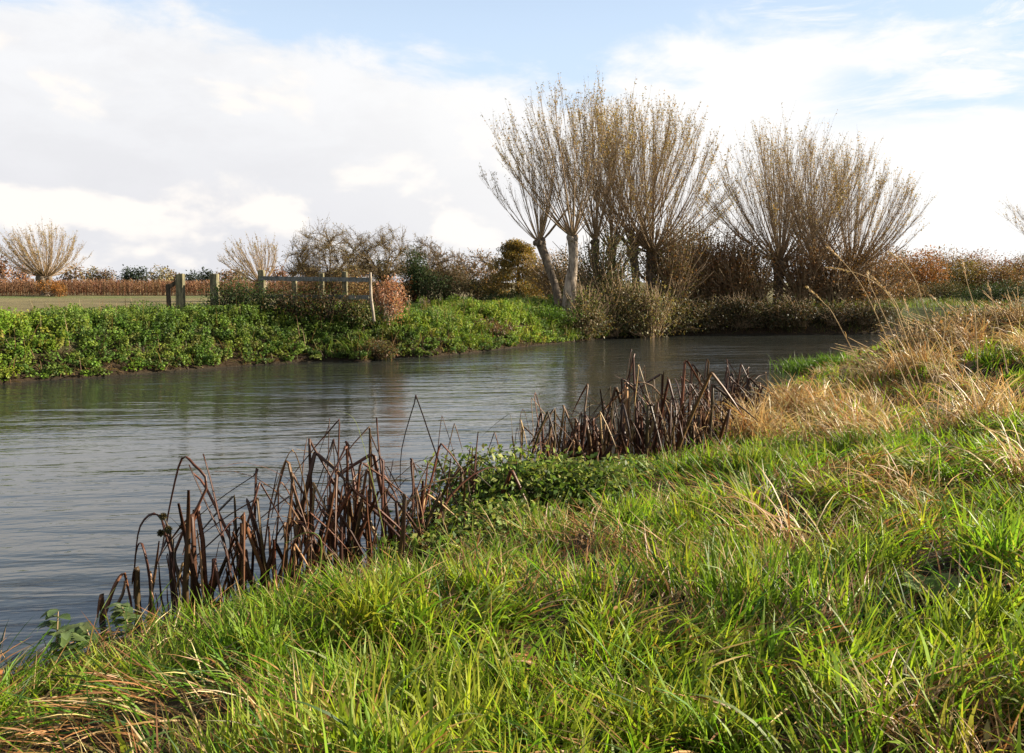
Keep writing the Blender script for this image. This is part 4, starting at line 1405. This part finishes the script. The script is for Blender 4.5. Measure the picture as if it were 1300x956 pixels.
def reed_stem(parent, foot, h, kind, w, u=650):
    az = RNG.uniform(0, 2 * PI)
    ln = abs(RNG.normal(0, 0.24))
    dr = np.array((math.cos(az) * math.sin(ln), math.sin(az) * math.sin(ln), math.cos(ln)))
    pts = [foot - dr * 0.12]
    c = pick(RC, 1, [4, 4, 3, 2.0, 2])[0]
    if kind == 'broken':                               # snapped top hanging down
        hk = h * RNG.uniform(0.55, 0.98)
        for f in (0.0, 0.35, 0.7, 0.97, 1.0):
            pts.append(foot + dr * hk * f + RNG.normal(0, 0.006, 3))
        a2 = az + RNG.normal(0, 0.9)
        dp = RNG.uniform(2.05, 2.85)
        d2 = np.array((math.cos(a2) * math.sin(dp), math.sin(a2) * math.sin(dp) * 0.7, math.cos(dp)))
        l2 = h * RNG.uniform(0.25, 0.62 if u > 270 else 0.42)
        q = pts[-1]
        for f in (0.05, 0.4, 0.75, 1.0):
            pts.append(q + d2 * l2 * f + np.array((0, 0, -0.06 * f * f)))
        ws = [1, 1, 0.9, 0.8, 0.7, 0.7, 0.65, 0.55, 0.4, 0.15]
    elif kind == 'arched':                             # bends over in a smooth arc
        ang = ln
        q = foot.copy()
        pts.append(q)
        for k_ in range(8):
            ang += RNG.uniform(0.12, 0.42) * (0.3 if k_ < 3 else 1)
            d2 = np.array((math.cos(az) * math.sin(ang), math.sin(az) * math.sin(ang), math.cos(ang)))
            q = q + d2 * h * 1.25 / 8
            pts.append(q)
        ws = list(np.linspace(1, 0.15, len(pts)))
    else:                                              # upright stub or spear
        hk = h * RNG.uniform(0.45, 0.9)
        for f in (0.0, 0.3, 0.65, 1.0):
            pts.append(foot + dr * hk * f + RNG.normal(0, 0.006, 3))
        ws = [1, 1, 0.85, 0.7, 0.35]
    n = len(pts)
    s = np.linspace(0, 1, n)[:, None]
    ol = np.array((0.075, 0.065, 0.02)) if RNG.random() < 0.3 else c
    cc = c * (0.35 + 0.65 * s) + ol * (0.65 * (1 - s)) * 0.9
    strap(pts, np.array(ws) * w, cc).build('stem', M_REED, parent)


def reed_clump(u, v, h, n, label, spread=0.17, hero=None, group='dead reeds along the near shore'):
    p = at_z(u, v, 0.0)
    root = thing('reed_clump', label, 'reeds', (p[0], p[1], 0.0), group)
    for i in range(n):
        foot = np.array((RNG.normal(0, spread), RNG.normal(0, spread * 0.9), 0.0))
        kind = RNG.choice(['broken', 'arched', 'spear'], p=[0.60, 0.20, 0.20] if u > 270 else [0.55, 0.0, 0.45])
        reed_stem(root, foot, h * RNG.uniform(0.6, 1.08), kind, RNG.uniform(0.017, 0.045) * (1 + 0.035 * max(p[1] - 5, 0)), u)
    for pl__ in hero or []:
        Y0 = p[1] + RNG.normal(0, 0.08)
        pts = [at_y(a, b, Y0 + 0.05 * i) - np.array((p[0], p[1], 0)) for i, (a, b) in enumerate(pl__)]
        pts = spline(pts, 3)
        k_ = len(pts)
        c = pick(RC, 1, [3, 4, 3, 1.3, 1])[0]
        strap(pts, 0.025 * np.linspace(1, 0.45, k_), np.repeat(c[None], k_, 0)).build('stem', M_REED, root)
    return root


RCL = [
    (148, 790, 0.26, 3, 'short snapped reed standing apart at the left end of the row', 0.06, [[(132, 782), (145, 745), (156, 728), (160, 735), (168, 775)]]),
    (200, 785, 0.50, 6, 'sparse low reed clump next to the leftmost snapped reed', 0.10, [[(192, 795), (190, 735), (180, 690), (172, 705), (170, 760)], [(195, 790), (193, 745), (191, 725)]]),
    (235, 782, 0.85, 10, 'dark upright reed clump with long arching blade at its left', 0.11, [[(232, 790), (225, 730), (210, 670), (195, 652), (178, 668), (172, 705), (170, 745)], [(228, 785), (222, 700), (262, 620), (246, 590), (231, 582), (218, 630), (205, 700)]]),
    (282, 775, 0.90, 14, 'tall leaning reed clump with thick straight stalk', 0.13, [[(300, 770), (285, 690), (270, 620), (258, 576)], [(296, 765), (288, 700), (262, 640), (240, 590)]]),
    (318, 768, 0.95, 14, 'tangled reed clump with long crossing blades', 0.14, [[(318, 765), (322, 690), (325, 602), (322, 604), (270, 640), (215, 690)], [(330, 765), (300, 700), (262, 620), (244, 600)]]),
    (352, 760, 0.88, 15, 'reed clump with many low broken blades, before the tall peaked one', 0.15, None),
    (392, 750, 1.02, 16, 'dense reed clump with several peaked broken tops', 0.15, [[(388, 745), (395, 650), (393, 565), (398, 568), (440, 640)], [(392, 745), (390, 640), (375, 575), (362, 585), (342, 640)]]),
    (422, 742, 1.06, 18, 'thick reed clump with the spiky tallest tip of the left row', 0.15, [[(420, 740), (416, 640), (418, 540), (417, 541), (405, 575)], [(425, 740), (440, 640), (425, 565), (420, 568), (395, 640)]]),
    (458, 732, 1.02, 18, 'dark brown reed clump left of the pale green blade', 0.15, None),
    (488, 722, 1.02, 16, 'reed clump with a pale tan stalk rising straight up', 0.14, [[(500, 720), (490, 640), (482, 580), (478, 530)]]),
    (522, 708, 0.98, 15, 'open reed clump with one long sharp bent stalk', 0.14, [[(580, 640), (555, 580), (530, 508), (526, 512), (510, 570), (508, 620)]]),
    (560, 692, 0.98, 13, 'reed clump with crossed peaked tops before the leafy bramble', 0.13, [[(540, 690), (552, 610), (560, 535), (565, 540), (590, 620)]]),
    (590, 672, 0.78, 5, 'thin reed clump at the right end of the left row', 0.10, [[(600, 640), (603, 590), (607, 548)]]),
    (662, 628, 0.90, 4, 'peaked reed clump at the left end of the right row', 0.12, [[(668, 600), (660, 545), (663, 521), (668, 530), (680, 590)]]),
    (685, 620, 0.80, 13, 'reed clump behind the leafy bramble, second of right row', 0.16, None),
    (718, 610, 0.72, 15, 'low dense reed clump in the middle of the leafy bramble line', 0.18, None),
    (750, 604, 0.82, 16, 'reddish reed clump right of the leafy bramble', 0.19, None),
    (782, 598, 0.88, 16, 'reddish brown reed clump with crossed blades', 0.19, None),
    (812, 594, 1.12, 16, 'tallest reed clump of the right row with green shoot', 0.19, None),
    (842, 588, 1.05, 17, 'tall dark reed clump right of the tallest one', 0.20, None),
    (868, 578, 0.98, 16, 'bushy brown reed clump before the grassy bank', 0.20, None),
    (893, 566, 0.92, 15, 'brown reed clump where the bank begins to rise', 0.20, None),
    (914, 555, 0.90, 13, 'short brown reed clump near the end of the row', 0.18, None),
    (944, 536, 0.78, 22, 'small leaning reed tuft at the far end of the row', 0.15, None),
]
for u, v_, h_, n_, lab, spd, hero in RCL:
    if u > 640:
        h_, n_ = h_ * 1.15, int(n_ * 2.1)
    else:
        n_ = int(n_ * (1.05 if u > 220 else 0.8))
    reed_clump(u, v_, h_, n_, lab, spd, hero)
# round burr heads
bp_ = at_y(207, 662, at_z(235, 782)[1])
bur = thing('burr_seed_stalk', 'dark reed stalk bearing round spiky seed heads', 'seed stalk', (bp_[0], bp_[1], 0.0))
b_ = Buf()
P_ = np.array([[(0.10, 0, -0.05), (0.08, 0, 0.25), (0.04, 0, bp_[2] - 0.05), (0.0, 0, bp_[2] + 0.03)]])
tubes(b_, P_, np.array([[0.006, 0.006, 0.005, 0.004]]), 5, cap=True)
b_.build('stalk', M_DARKBARK, bur)
for dx, dz in ((0, 0.03), (0.03, -0.05), (-0.015, -0.07), (0.12, -0.03)):
    b_ = Buf()
    n = 160
    d_ = rdir(n)
    leaves(b_, d_ * 0.004 + np.array((dx, 0, bp_[2] + dz)), d_, rdir(n), 0.022, 0.010, pick([(0.05, 0.045, 0.02), (0.09, 0.075, 0.03)], n))
    b_.build('burr', M_REED, bur)

# ------------------------------------------------------------------ near bank plants
NLEAF = [(0.085, 0.135, 0.026), (0.135, 0.18, 0.036), (0.05, 0.085, 0.02), (0.20, 0.21, 0.06)]
for u, v_, sz_, n_, lab in [(600, 668, (0.75, 0.7, 0.42), 1500, 'leafy green bramble, leftmost mound by the reeds'), (660, 640, (0.95, 0.8, 0.62), 2600, 'leafy green bramble, tall middle mound between the two reed rows'),
                            (725, 640, (0.95, 0.8, 0.46), 2200, 'leafy green bramble in front of the reddish reeds'), (800, 622, (0.7, 0.6, 0.34), 1100, 'small dull bramble below the tallest reeds'),
                            (560, 708, (0.5, 0.5, 0.30), 800, 'low dark bramble at the foot of the crossed reeds'), (640, 690, (0.8, 0.6, 0.30), 1300, 'low shaded bramble edging the bright grass')]:
    p = at_z(u, v_, 0.12)
    p[2] = max(float(ground_z(p[0], p[1])[0]), 0.0) - 0.03
    sz_, n_ = tuple(np.array(sz_) * np.array((1.35, 1.2, 0.92))), int(n_ * 1.6)
    shrub('leafy_bramble', lab, 'bramble', p, sz_, n_, 0.052, NLEAF, mat=M_LEAF, lobes_n=9, twig=46, group='brambles on the near shore', flat=1.0, droop=-0.35)


def toothed_leaf(buf, p, d, up_, L, c):
    """broad nettle leaf: saw-edged, folded along its midrib"""
    d = norm(np.array(d, float))
    s = norm(np.cross(d, up_))
    n_ = np.cross(s, d)
    K = 9
    V, F, C_ = [], [], []
    for k_ in range(K):
        f = k_ / (K - 1)
        w = L * 0.36 * math.sin(PI * min(f * 0.93 + 0.07, 1.0)) ** 0.75 * (1.0 if k_ % 2 else 0.86)
        dr = -0.30 * L * f * f
        m = p + d * L * f + n_ * dr
        V += [m - s * w + n_ * (w * 0.25), m, m + s * w + n_ * (w * 0.25)]
        C_ += [c, c * 0.8, c]
    for k_ in range(K - 1):
        a_ = k_ * 3
        F += [(a_, a_ + 1, a_ + 4, a_ + 3), (a_ + 1, a_ + 2, a_ + 5, a_ + 4)]
    buf.add(np.array(V), F, None, np.array(C_))


def nettle(u, v, Y, h, label):
    p = at_y(u, v, Y)
    p[2] = max(float(ground_z(p[0], p[1])[0]), -0.05)
    root = thing('nettle_plant', label, 'nettle', p, 'nettles at the left corner')
    b_ = Buf()
    lean = RNG.normal(0, 0.15, 2)
    P_ = np.array([[(lean[0] * s * h, lean[1] * s * h, h * s) for s in np.linspace(0, 1, 5)]])
    tubes(b_, P_, np.array([[0.006, 0.006, 0.005, 0.004, 0.003]]), 6)
    b_.build('stalk', M_TWIG, root)
    lb__ = Buf()
    for s in np.linspace(0.45, 1.0, 6):
        for k_ in range(3):
            a_ = RNG.uniform(0, 2 * PI)
            q = np.array((lean[0] * s * h, lean[1] * s * h, h * s))
            toothed_leaf(lb__, q, (math.cos(a_), math.sin(a_), RNG.uniform(-0.1, 0.35)), np.array((0, 0, 1.0)), RNG.uniform(0.08, 0.13) * (1.2 - 0.55 * s), pick([(0.085, 0.125, 0.045), (0.12, 0.16, 0.06)], 1)[0])
    lb__.build('leaves', M_LEAF, root)


nettle(92, 838, 4.0, 0.22, 'grey green nettle with drooping toothed leaves at the left corner')
nettle(124, 830, 4.15, 0.20, 'small nettle right of the drooping one at the left corner')
nettle(70, 838, 4.1, 0.30, 'nettle with a dry brown flowering tip by the water')
nettle(168, 812, 4.45, 0.20, 'nettle sprig beside the leftmost snapped reed')

for (u, v, Y, lab) in [(330, 806, 3.9, 'low dock plant with reddening leaves near the front of the grass'), (705, 800, 3.2, 'brown curled dock leaves lying in the front grass'),
                       (980, 690, 4.3, 'green dock plant in the grass right of centre'), (850, 640, 5.4, 'small green dock plant half way up the bank'), (1190, 760, 3.4, 'dock with pale broad leaves near the right corner')]:
    p = at_y(u, v, Y)
    p[2] = float(ground_z(p[0], p[1])[0])
    root = thing('dock_plant', lab, 'weed', p)
    red = 'brown' in lab or 'red' in lab
    for k_ in range(7):
        lb__ = Buf()
        a_ = k_ * 2.4 + RNG.normal(0, .3)
        toothed_leaf(lb__, np.array((0, 0, 0.03)), (math.cos(a_), math.sin(a_), RNG.uniform(0.5, 1.3)), np.array((0, 0, 1.0)), RNG.uniform(0.13, 0.22), pick([(0.26, 0.12, 0.05), (0.2, 0.1, 0.04)] if red else [(0.10, 0.17, 0.03), (0.14, 0.19, 0.04)], 1)[0])
        lb__.build('leaf', M_LEAF, root)

def grass_clump(name, label, u, v, Y, rx, ry, n, lo, hi, cols, mat, wd):
    p = at_y(u, v, Y)
    p[2] = max(float(ground_z(p[0], p[1])[0]), 0.0) - 0.02
    root = thing(name, label, 'grass clump', p)
    b_ = Buf()
    q = RNG.normal(0, 0.5, (n, 2)) * np.array((rx, ry))
    gz = np.maximum(ground_z(p[0] + q[:, 0], p[1] + q[:, 1]), -0.02) - p[2] - 0.02
    blades(b_, np.column_stack([q, gz]), RNG.uniform(0, 2 * PI, n), RNG.uniform(lo, hi, n), RNG.uniform(0.6, 1.3, n) * wd, RNG.uniform(0.03, 0.6, n), RNG.uniform(0.3, 1.9, n), pick(cols, n), 5, RNG.normal(0, .8, n))
    b_.build('blades', mat, root)


GRN = [(0.06, 0.115, 0.014), (0.09, 0.15, 0.018), (0.045, 0.09, 0.012)]
DRY = [S1, S3, S2, S1]
grass_clump('grass_tussock', 'fresh green tussock jutting into the water beyond the reeds', 1040, 466, 18.6, 0.7, 0.7, 1500, 0.2, 0.5, GRN, M_GRASS, 0.014)
for u, v, Y, lab in [(1120, 462, 13.5, 'straw coloured tussock at the foot of the tall seed stalks'), (1165, 455, 12.5, 'shaggy straw tussock right of the tall seed stalks'), (1215, 440, 13.5, 'dry tussock below the upright lone stalk'),
                     (1275, 432, 14.5, 'pale dry tussock on the crest near the right edge'), (1010, 520, 11.5, 'dry tussock on the edge above the last reeds'), (1240, 540, 7.8, 'bleached flattened tussock at right half way up the bank'),
                     (960, 545, 9.8, 'small dry tussock just above the end of the reed row'), (1085, 545, 8.4, 'broad bleached tussock in the middle of the right bank')]:
    grass_clump('dry_tussock', lab, u, v, Y, 0.42, 0.42, 420, 0.28, 0.75, DRY, M_STRAW, 0.0085 + 0.0004 * Y)
for u, v, Y, w_, lab in [(1165, 430, 13.6, 1.5, 'low brown weeds on the crest behind the tall stalks'), (1215, 425, 14.2, 1.6, 'green brown weeds on the crest left of the right edge'),
                         (1262, 420, 14.6, 1.7, 'mixed weeds on the crest behind the faint stalk'), (1300, 415, 14.2, 1.6, 'brown weeds on the crest cut by the right edge')]:
    shrub('weed_clump', lab, 'weeds', on_ground(u, v, Y), (w_, 1.2, 0.75), 1500, 0.06, [(0.14, 0.10, 0.04), (0.10, 0.11, 0.03), (0.22, 0.14, 0.06)], lobes_n=9, twig=160, twig_mat=M_STALK, twig_out=1.35, ragged=0.5)

# tall dry grass stalks with seed heads


def seed_stalk(pl, Y, label, r=0.0035, head=0.28):
    pts = [at_y(a, b, Y + 0.15 * i) for i, (a, b) in enumerate(pl)]
    b0 = pts[0].copy()
    gz = float(ground_z(b0[0], b0[1])[0])
    dv_ = pts[0] - pts[1]
    b0[:2] += dv_[:2] * min(max((pts[0][2] - gz) / max(-dv_[2], 0.02), 0), 3)
    b0[2] = gz = float(ground_z(b0[0], b0[1])[0])
    root = thing('grass_stalk', label, 'grass stalk', b0, 'tall dry grass stalks')
    pts[0] = b0 + np.array((0, 0, -0.03))
    L = spline(np.array(pts) - b0, 5)
    b_ = Buf()
    K_ = len(L)
    tubes(b_, L[None], (r * np.linspace(1.2, 0.5, K_))[None], 5, cap=True)
    b_.build('stalk', M_STALK, root)
    hb = Buf()
    m = 90
    s = (1 - head) + head * RNG.random(m)
    k_ = s * (K_ - 1)
    k0 = np.minimum(k_.astype(int), K_ - 2)
    P_ = L[k0] + (L[k0 + 1] - L[k0]) * (k_ - k0)[:, None]
    tdir = norm(L[k0 + 1] - L[k0])
    leaves(hb, P_, tdir + rdir(m) * 0.45, rdir(m), RNG.uniform(0.02, 0.06, m), RNG.uniform(0.004, 0.008, m), pick([S3, S1, (0.4, 0.28, 0.16)], m))
    hb.build('seed_head', M_STRAW, root)
    # one or two dry blades
    for _ in range(3):
        db_ = Buf()
        s = RNG.uniform(0.15, 0.5, 1) * (K_ - 1)
        blades(db_, L[s.astype(int)], RNG.uniform(0, 2 * PI, 1), RNG.uniform(0.15, 0.35, 1), np.full(1, 0.006), RNG.uniform(0.3, .8, 1), RNG.uniform(.8, 2, 1), pick([S3, S1], 1), 5)
        db_.build('dry_blade', M_STRAW, root)


ST = [([(1085, 450), (1064, 410), (1046, 385), (1025, 365)], 9.5, 'slender dry stalk arching left over the water, lowest of them'),
      ([(1140, 460), (1118, 412), (1092, 360), (1068, 330), (1052, 315)], 9.0, 'long dry stalk leaning far left before the willow clump'),
      ([(1150, 460), (1122, 400), (1104, 360), (1102, 346)], 9.2, 'dry stalk with drooping seed head left of the fork'),
      ([(1160, 460), (1146, 415), (1128, 375), (1100, 352), (1068, 342), (1050, 340)], 9.4, 'dry stalk with its seed head bent flat to the left'),
      ([(1172, 462), (1150, 412), (1134, 380), (1108, 352)], 9.0, 'thick dry stalk parallel to the bent ones'),
      ([(1205, 470), (1180, 410), (1164, 360), (1146, 333), (1128, 320)], 8.8, 'tall arching stalk with curved tip right of the group'),
      ([(1240, 450), (1238, 405), (1228, 360), (1222, 332)], 9.6, 'upright dry stalk standing alone near the right edge'),
      ([(1185, 460), (1170, 420), (1155, 400), (1148, 380)], 9.6, 'short dry stalk at the foot of the arching one'),
      ([(1268, 420), (1262, 390), (1254, 360)], 11.0, 'faint thin stalk close to the right edge'),
      ([(1195, 440), (1200, 410), (1190, 385), (1182, 376)], 10.5, 'small dry stalk behind the tall arching one'),
      ]
for pl__, Y_, lab in ST:
    seed_stalk(pl__, Y_, lab, r=0.0055)

# long pale green blades rising through the reeds
for pl__, Y_, lab, w_ in [([(500, 748), (492, 700), (480, 640), (468, 590), (460, 560), (448, 530), (425, 520)], 5.2, 'long pale green blade curving up through the left reeds', 0.012),
                          ([(398, 775), (402, 740), (408, 700), (404, 680), (385, 677), (362, 690)], 4.7, 'green blade hooking over before the dense reeds', 0.014),
                          ([(826, 560), (824, 535), (820, 515), (817, 500)], 10.0, 'short fresh green shoot among the tallest right hand reeds', 0.03)]:
    pts = [at_y(a, b, Y_) for a, b in pl__]
    b0 = pts[0].copy()
    b0[2] = max(float(ground_z(b0[0], b0[1])[0]), 0.0)
    o = thing('green_blade', lab, 'grass blade', b0)
    pts[0] = b0
    L = spline(np.array(pts) - b0, 4)
    k_ = len(L)
    strap(L, w_ * np.linspace(1, 0.3, k_), np.repeat(np.array([[0.17, 0.21, 0.05]]), k_, 0)).build('blade', M_GRASS, o)
